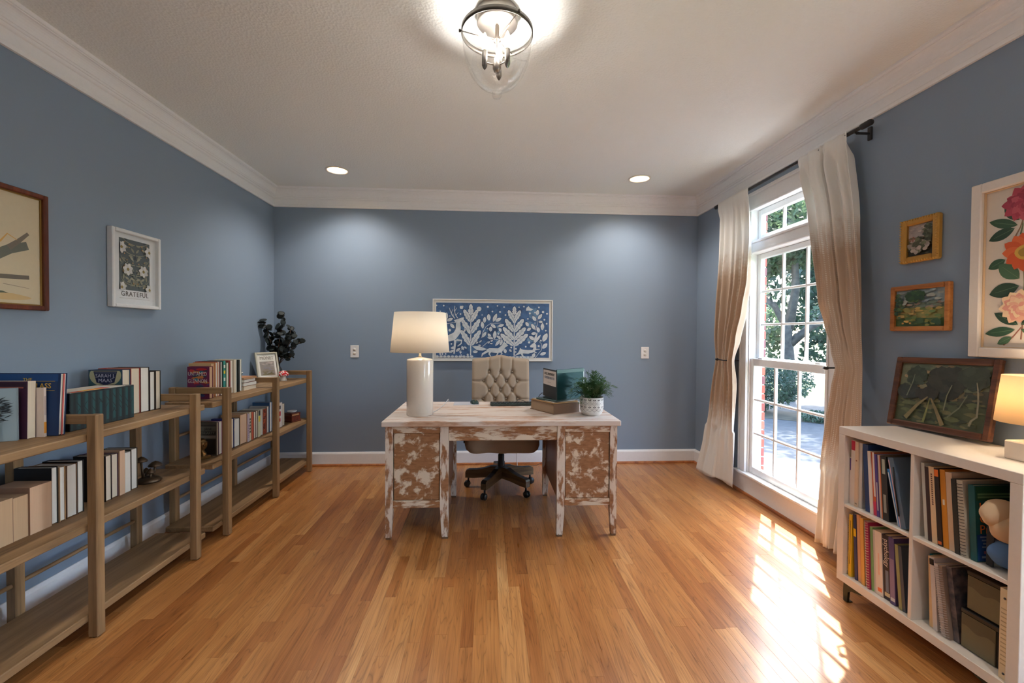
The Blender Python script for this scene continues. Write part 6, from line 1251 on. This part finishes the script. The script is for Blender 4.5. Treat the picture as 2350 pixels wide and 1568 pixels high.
for (x0, y0, x1, y1, c) in ((-0.01, 0.13, -0.005, 0.20, (96, 110, 74)), (-0.03, 0.12, 0.0, 0.2, (140, 110, 84)), (0.005, -0.16, 0.0, 0.03, (140, 130, 96)), (0.0, -0.30, 0.0, -0.17, (150, 104, 84)), (-0.06, -0.325, 0.0, -0.25, (160, 104, 86))): fcol += [(q, c) for q in line([(x0, y0), ((x0+x1)/2+0.004, (y0+y1)/2), (x1, y1)], 0.006, 0.004)]
for (x_, y_, l, w_, an) in ((-0.02, 0.17, 0.11, 0.04, 2.8), (-0.03, 0.16, 0.10, 0.045, 3.5), (0.0, 0.17, 0.10, 0.04, 0.4), (0.02, 0.16, 0.09, 0.04, -0.6), (-0.015, 0.19, 0.08, 0.035, 2.3), (-0.06, 0.035, 0.07, 0.04, 3.6), (-0.01, -0.05, 0.10, 0.06, 2.4), (-0.01, -0.08, 0.11, 0.06, 3.4), (0.01, -0.08, 0.09, 0.05, -0.2), (0.0, -0.1, 0.08, 0.05, -1.8), (-0.01, -0.24, 0.10, 0.04, 2.6), (-0.02, -0.26, 0.11, 0.04, 3.3), (0.0, -0.24, 0.11, 0.045, 0.6), (0.0, -0.26, 0.11, 0.04, -0.3), (0.0, -0.22, 0.06, 0.04, 1.7), (-0.03, -0.29, 0.06, 0.03, -2.6)): fcol.append((leafp(x_, y_, l, w_, an), fr_.choice(GR))); fcol += [(q, (110, 134, 100)) for q in line([(x_, y_), (x_+l*0.8*math.cos(an), y_+l*0.8*math.sin(an))], 0.0018, 0.001)]
flower(0.0, 0.258, 0.075, 5, [(176, 66, 84), (150, 48, 70), (190, 86, 100), (164, 56, 76)]); flower(0.005, 0.055, 0.078, 1, [(206, 88, 44), (218, 104, 56)], (206, 166, 74)); flower(-0.005, -0.165, 0.072, 5, [(232, 176, 150), (240, 196, 164), (226, 158, 140), (240, 208, 170)])
o = MB()
for k, (pts, rgb) in enumerate(fcol): o.add([(min(max(x_, -0.132), 0.132), min(max(y_, -0.33), 0.33), 0.0102+0.00005*k) for x_, y_ in pts], [tuple(range(len(pts)))], 0, False, srgb(*rgb))
o.build('print', PRINT, fp, fix=False)
# --- dark woodland painting leaning on the cube shelf
lp_ = thing('woodland_painting', 'dark brown-framed woodland painting leaning on the white cube shelf', 'picture', (2.1, 1.94, CZ1)); ln = math.radians(10.5)
upv = Vector((math.sin(ln), 0.030, math.cos(ln))).normalized(); sdv = Vector((0.0, -1, 0.0)); sdv = (sdv-upv*sdv.dot(upv)).normalized(); lp_.matrix_world = basis((2.108, 1.942, CZ1+0.0085), sdv, upv, sdv.cross(upv).normalized())
PW_, PH_ = 0.470, 0.352; DF = wood_mat('dark_walnut_frame', srgb(56, 32, 20), srgb(84, 50, 32), srgb(110, 68, 44), 0.3, 'X', 2)
for sgn in (-1, 1):
    a, b2 = sorted((sgn*PW_/2, sgn*(PW_/2-0.030))); MB().box(a, b2, 0.0, PH_, 0, 0.024, bev=0.005).build('frame_side', DF, lp_)
for y0 in (0.0, PH_-0.030): MB().box(-PW_/2+0.0302, PW_/2-0.0302, y0, y0+0.030, 0, 0.024, bev=0.005).build('frame_rail', DF, lp_)
pic = paint(0.412, 0.294, [(0.6, 1.0, [(112, 116, 90), (136, 128, 96), (96, 104, 84), (160, 136, 100)]), (0.42, 0.62, [(74, 74, 60), (110, 98, 72), (60, 64, 54)]), (0.0, 0.42, [(78, 84, 58), (96, 100, 66), (62, 66, 50), (110, 104, 70)])], [(0.2, 0.78, 0.10, 0.14, 60, [(58, 66, 54), (66, 76, 60)]), (0.55, 0.72, 0.16, 0.24, 110, [(50, 50, 42), (58, 58, 48), (46, 48, 42)]), (0.86, 0.82, 0.14, 0.15, 70, [(66, 72, 58), (58, 64, 52)]), (0.15, 0.52, 0.14, 0.1, 50, [(52, 56, 50), (60, 62, 54)]), (0.36, 0.5, 0.12, 0.08, 40, [(56, 52, 44)])], 9, 200, 3.2)
for (pts, w0, w1, c) in (([(-0.15, -0.02), (-0.13, 0.05), (-0.125, 0.09)], 0.006, 0.003, (120, 124, 100)), ([(0.035, -0.07), (0.04, 0.0), (0.055, 0.05)], 0.006, 0.004, (124, 124, 96)), ([(0.055, -0.1), (0.10, -0.05), (0.125, 0.01)], 0.007, 0.004, (110, 112, 88)), ([(0.15, -0.125), (0.155, -0.1), (0.175, -0.08), (0.172, -0.02), (0.165, 0.03), (0.155, 0.07)], 0.010, 0.005, (136, 128, 104)), ([(0.168, 0.03), (0.185, 0.06), (0.19, 0.09)], 0.006, 0.003, (72, 72, 60)), ([(-0.14, -0.13), (-0.09, -0.06), (-0.045, -0.015)], 0.022, 0.006, (132, 116, 78)), ([(0.04, -0.14), (0.0, -0.07), (-0.03, -0.02)], 0.020, 0.006, (128, 110, 74)), ([(-0.05, -0.14), (-0.04, -0.07), (-0.035, -0.02)], 0.012, 0.003, (120, 118, 64))): pic += [(q, c) for q in line(pts, w0, w1)]
o = MB(); cy = PH_/2
for k, (pts, rgb) in enumerate([(rect(-0.207, 0.207, -0.148, 0.148), pic[0])]+pic[1:]): o.add([(x_, y_+cy, 0.010+0.00002*k) for x_, y_ in pts], [tuple(range(len(pts)))], 0, False, srgb(*rgb))
o.build('canvas', OIL, lp_, fix=False)

# ================================================================== CURTAINS
CURT = curtain_mat(); XROD, ZROD = 2.094, 2.507
def interp(tab, z):
    tab = sorted(tab)
    if z <= tab[0][0]: return tab[0][1]
    for (a, va), (b_, vb) in zip(tab, tab[1:]):
        if z <= b_: f = (z-a)/(b_-a); f = f*f*(3-2*f)*0.5+f*0.5; return va+(vb-va)*f
    return tab[-1][1]
def curtain(label, inner, outer, xoff, folds, amp, zb, ztie, seed, tie_u):
    r = random.Random(seed); ph = [r.uniform(0, 2*PI) for _ in range(4)]; nu, nv = 150, 110; vs = []; uvs = []; width = 0.95
    for j in range(nv+1):
        z = zb+(ZROD+0.014-zb)*j/nv; yi, yo = interp(inner, z), interp(outer, z); near = math.exp(-((z-ztie)/0.13)**2); top_ = max(0, (z-2.38)/0.12)
        for i in range(nu+1):
            u = i/nu; f = u+0.06*math.sin(2*PI*u*2+ph[0])*(1-near)*math.sin(PI*u); y = yi+(yo-yi)*f
            a = amp*(0.55+0.45*math.sin(2.3*z+ph[1]))*(1-0.45*near); pl = math.sin(2*PI*folds*u+ph[2]+0.5*math.sin(1.7*z+ph[3]))+0.35*math.sin(2*PI*folds*2.3*u+ph[1])
            x_ = XROD-0.004-0.0135*min(1, top_*1.6)+a*pl*(1-0.8*min(1, top_*1.3))-interp(xoff, z)*u**1.3-0.020*near*math.exp(-((u-tie_u)/0.3)**2)
            if z < 0.5: x_ += 0.012*math.sin(9*u+3*z)
            vs.append((min(x_, XR-0.032), y, z+(0.012*math.sin(2*PI*u*1.5+ph[0]) if j == 0 else 0))); uvs.append((u*width, z))
    w_ = nu+1; me = bpy.data.meshes.new('curtain'); me.from_pydata(vs, [], [(j*w_+i, j*w_+i+1, (j+1)*w_+i+1, (j+1)*w_+i) for j in range(nv) for i in range(nu)]); me.materials.append(CURT)
    for p in me.polygons: p.use_smooth = True
    ly = me.uv_layers.new(name='UVMap'); ly.data.foreach_set('uv', [c for p in me.polygons for i in p.vertices for c in uvs[i]])
    o = tag(put('curtain', me), label, 'curtain', 'pair of tied-back curtains'); md = o.modifiers.new('thick', 'SOLIDIFY'); md.thickness = 0.0022; return o
curtain('tan printed white curtain tied back on the far side of the window', [(0.05, 3.60), (0.5, 3.60), (0.9, 3.585), (1.12, 3.595), (1.3, 3.545), (1.55, 3.455), (1.78, 3.395), (2.1, 3.385), (2.5, 3.42)], [(0.05, 4.075), (0.35, 4.02), (0.7, 3.965), (1.12, 3.905), (1.6, 3.90), (2.2, 3.885), (2.5, 3.88)], [(0.0, 0.10), (0.4, 0.05), (1.0, 0.005), (2.5, 0.0)], 5.5, 0.030, 0.045, 1.12, 5, 0.25)
curtain('tan printed white curtain tied back beside the white cube shelf', [(0.05, 2.668), (0.57, 2.638), (0.85, 2.595), (1.0, 2.555), (1.14, 2.507), (1.26, 2.562), (1.4, 2.630), (1.55, 2.685), (2.1, 2.760), (2.45, 2.855), (2.5, 2.865)], [(0.05, 2.345), (0.85, 2.330), (1.15, 2.332), (1.5, 2.345), (2.0, 2.384), (2.5, 2.456)], [(0.0, 0.0), (2.5, 0.0)], 5.5, 0.030, 0.040, 1.14, 9, 0.1)
rod = thing('curtain_rod', 'black metal curtain rod with capped ends above the window', 'curtain rod', (XROD, 3.11, ZROD))
MB().tube([(0, -0.74, 0), (0, 0.785, 0)], 0.0105, 14).build('pole', BLACK, rod)
for y, s_ in ((-0.74, -1), (0.785, 1)): MB().lathe([(0.0106, -0.006), (0.016, -0.004), (0.017, 0.0), (0.0175, 0.055), (0.013, 0.062), (0, 0.062)], 18, M=Matrix.Translation((0, y, 0)) @ Matrix.Rotation(-s_*PI/2, 4, 'X')).build('finial', BLACK, rod)
for y in (-0.70, 0.77): MB().box(0.076, 0.0885, y-0.012, y+0.012, -0.055, 0.02, bev=0.002).box(0.0, 0.078, y-0.006, y+0.006, -0.024, -0.012, bev=0.002).box(-0.014, 0.014, y-0.006, y+0.006, -0.018, -0.0108, bev=0.001).build('bracket', BLACK, rod)
def holdback(y0, y1, z, label, sgn):
    t = thing('curtain_holdback', label, 'holdback', (XR-0.0008, y0, z), 0, 'curtain holdbacks')
    MB().lathe([(0, 0), (0.022, 0), (0.022, 0.005), (0.008, 0.008), (0, 0.008)], 18, M=Matrix.Rotation(-PI/2, 4, 'Y')).build('wall_plate', BLACK, t)
    MB().tube([(-0.006, 0, 0), (-0.08, 0, 0), (-0.122, sgn*0.008, 0.0), (-0.138, sgn*0.04, 0), (-0.140, y1-y0, 0.004)], 0.0055, 10).build('arm', BLACK, t)
    MB().lathe([(0, 0.012), (0.009, 0.010), (0.0145, 0.003), (0.0145, -0.003), (0.009, -0.010), (0, -0.012)], 16, (-0.142, y1-y0, 0.004)).build('ball_end', BLACK, t)
holdback(3.655, 3.795, 1.115, 'black curved curtain holdback on the far side of the window', 1); holdback(2.59, 2.535, 1.135, 'black curved curtain holdback on the near side of the window', -1)

# ================================================================== CEILING LIGHTS
for i, (cx, cy) in enumerate(CANS):
    t = thing('recessed_light', ('warm recessed ceiling light above the bookcase corner', 'warm recessed ceiling light near the window corner', 'unseen recessed light added for front fill on the bookcase side', 'unseen recessed light added for front fill on the window side')[i], 'ceiling light', (cx, cy, ZC), 0, 'recessed ceiling lights')
    MB().lathe([(0.080, 0.004), (0.086, -0.006), (0.100, -0.005), (0.1015, -0.0006), (0.0885, -0.0006), (0.0865, 0.004)], 40, caps=False).build('trim_ring', plain((226, 222, 212), 0.4), t)
    MB().lathe([(0.0862, 0.004), (0.066, 0.060), (0.064, 0.060), (0.080, 0.004)], 40, caps=False).build('baffle', plain((240, 222, 190), 0.4), t)
    MB().lathe([(0, 0.058), (0.0635, 0.058), (0.0635, 0.062), (0, 0.062)], 32).build('lens', emit((255, 232, 190), 14, 'warm_lens_%d' % i), t)
    l = bpy.data.lights.new('can_light', 'SPOT'); l.energy = CAN_POWER; l.color = (1.0, 0.92, 0.85); l.spot_size = math.radians(140); l.spot_blend = 0.9; l.shadow_soft_size = 0.05; o = bpy.data.objects.new('can_light', l); COL.objects.link(o); o.parent = t; o.location = (0, 0, 0.05)
fx_ = thing('ceiling_fixture', 'clear glass bell ceiling fixture with candle bulbs and dark metal ring', 'ceiling light', (0.036, 1.965, ZC))
NICK = plain((150, 142, 134), 0.35, 0.85, 'brushed_nickel'); PEW = plain((86, 80, 74), 0.4, 0.8, 'pewter')
MB().lathe([(0, -0.001), (0.088, -0.001), (0.090, -0.006), (0.090, -0.055), (0.086, -0.060), (0, -0.060)], 40).build('canopy', NICK, fx_)
MB().lathe([(0.0085, -0.0602), (0.0085, -0.115), (0.016, -0.117), (0.016, -0.133), (0.007, -0.135), (0.007, -0.200), (0.017, -0.210), (0.019, -0.250), (0.013, -0.265), (0, -0.267)], 20).build('stem', NICK, fx_)
MB().lathe([(0.1545, -0.083), (0.158, -0.083), (0.158, -0.105), (0.1545, -0.105), (0.1545, -0.083)], 56, caps=False).build('ring', PEW, fx_)
for k in range(3):
    a = math.radians(62+120*k); MB().tube([(0.014*math.cos(a), 0.014*math.sin(a), -0.125), (0.162*math.cos(a), 0.162*math.sin(a), -0.094)], 0.0022, 8).build('spoke', NICK, fx_); MB().lathe([(0, -0.005), (0.005, -0.005), (0.005, 0.005), (0, 0.005)], 10, (0.164*math.cos(a), 0.164*math.sin(a), -0.094)).build('spoke_nut', PEW, fx_)
BELL = glass_mat('bell_glass', (0.97, 0.97, 0.97, 1), 0.03, 0.35)
g = [(r*0.99, z+0.035+0.006*max(0, (-z-0.3)/0.12)) for r, z in [(0.172, -0.062), (0.166, -0.072), (0.157, -0.092), (0.1545, -0.118), (0.1545, -0.16), (0.150, -0.21), (0.139, -0.26), (0.118, -0.31), (0.085, -0.352), (0.05, -0.376), (0.022, -0.386), (0.019, -0.390), (0.0215, -0.398), (0.0215, -0.410), (0.016, -0.420), (0, -0.422)]]
mb = MB(); n = 64; vs = []
for k in range(n):
    a = 2*PI*k/n; vs += [(r*math.cos(a), r*math.sin(a), z) for r, z in g]
m_ = len(g); mb.add(vs, [(k*m_+i, ((k+1) % n)*m_+i, ((k+1) % n)*m_+i+1, k*m_+i+1) for k in range(n) for i in range(m_-1)], 0, True); mb.build('glass_bell', BELL, fx_, fix=False)
FIL = emit((255, 230, 186), 7, 'candle_bulb')
for k in range(3):
    a = math.radians(200+120*k); x_, y_ = 0.058*math.cos(a), 0.058*math.sin(a)
    arm = MB().tube([(0.012*math.cos(a), 0.012*math.sin(a), -0.237), (x_, y_, -0.237)], 0.0035, 8).build('candle_arm', NICK, fx_)
    MB().lathe([(0, -0.270), (0.007, -0.262), (0.012, -0.250), (0.0115, -0.187), (0.009, -0.1845), (0, -0.1845)], 16, (x_, y_, 0)).build('candle_socket', PEW, fx_)
    MB().lathe([(0, -0.184), (0.009, -0.1835), (0.0155, -0.165), (0.0165, -0.153), (0.0125, -0.133), (0.005, -0.113), (0, -0.105)], 16, (x_, y_, 0)).build('candle_bulb', FIL, fx_)
    point(fx_, (x_*1.0, y_*1.0, -0.145), FIXTURE_POWER, (1.0, 0.96, 0.91), 0.02)

# ------------------------------------------------------------------ lettering becomes plain mesh
bpy.context.view_layer.update(); dg = bpy.context.evaluated_depsgraph_get()
for o in [o for o in S.objects if o.type == 'FONT']:
    me = bpy.data.meshes.new_from_object(o.evaluated_get(dg)); me.name = 'lettering'
    n = bpy.data.objects.new('lettering', me); COL.objects.link(n); n.parent = o.parent; n.matrix_local = o.matrix_local.copy()
    bpy.data.objects.remove(o)
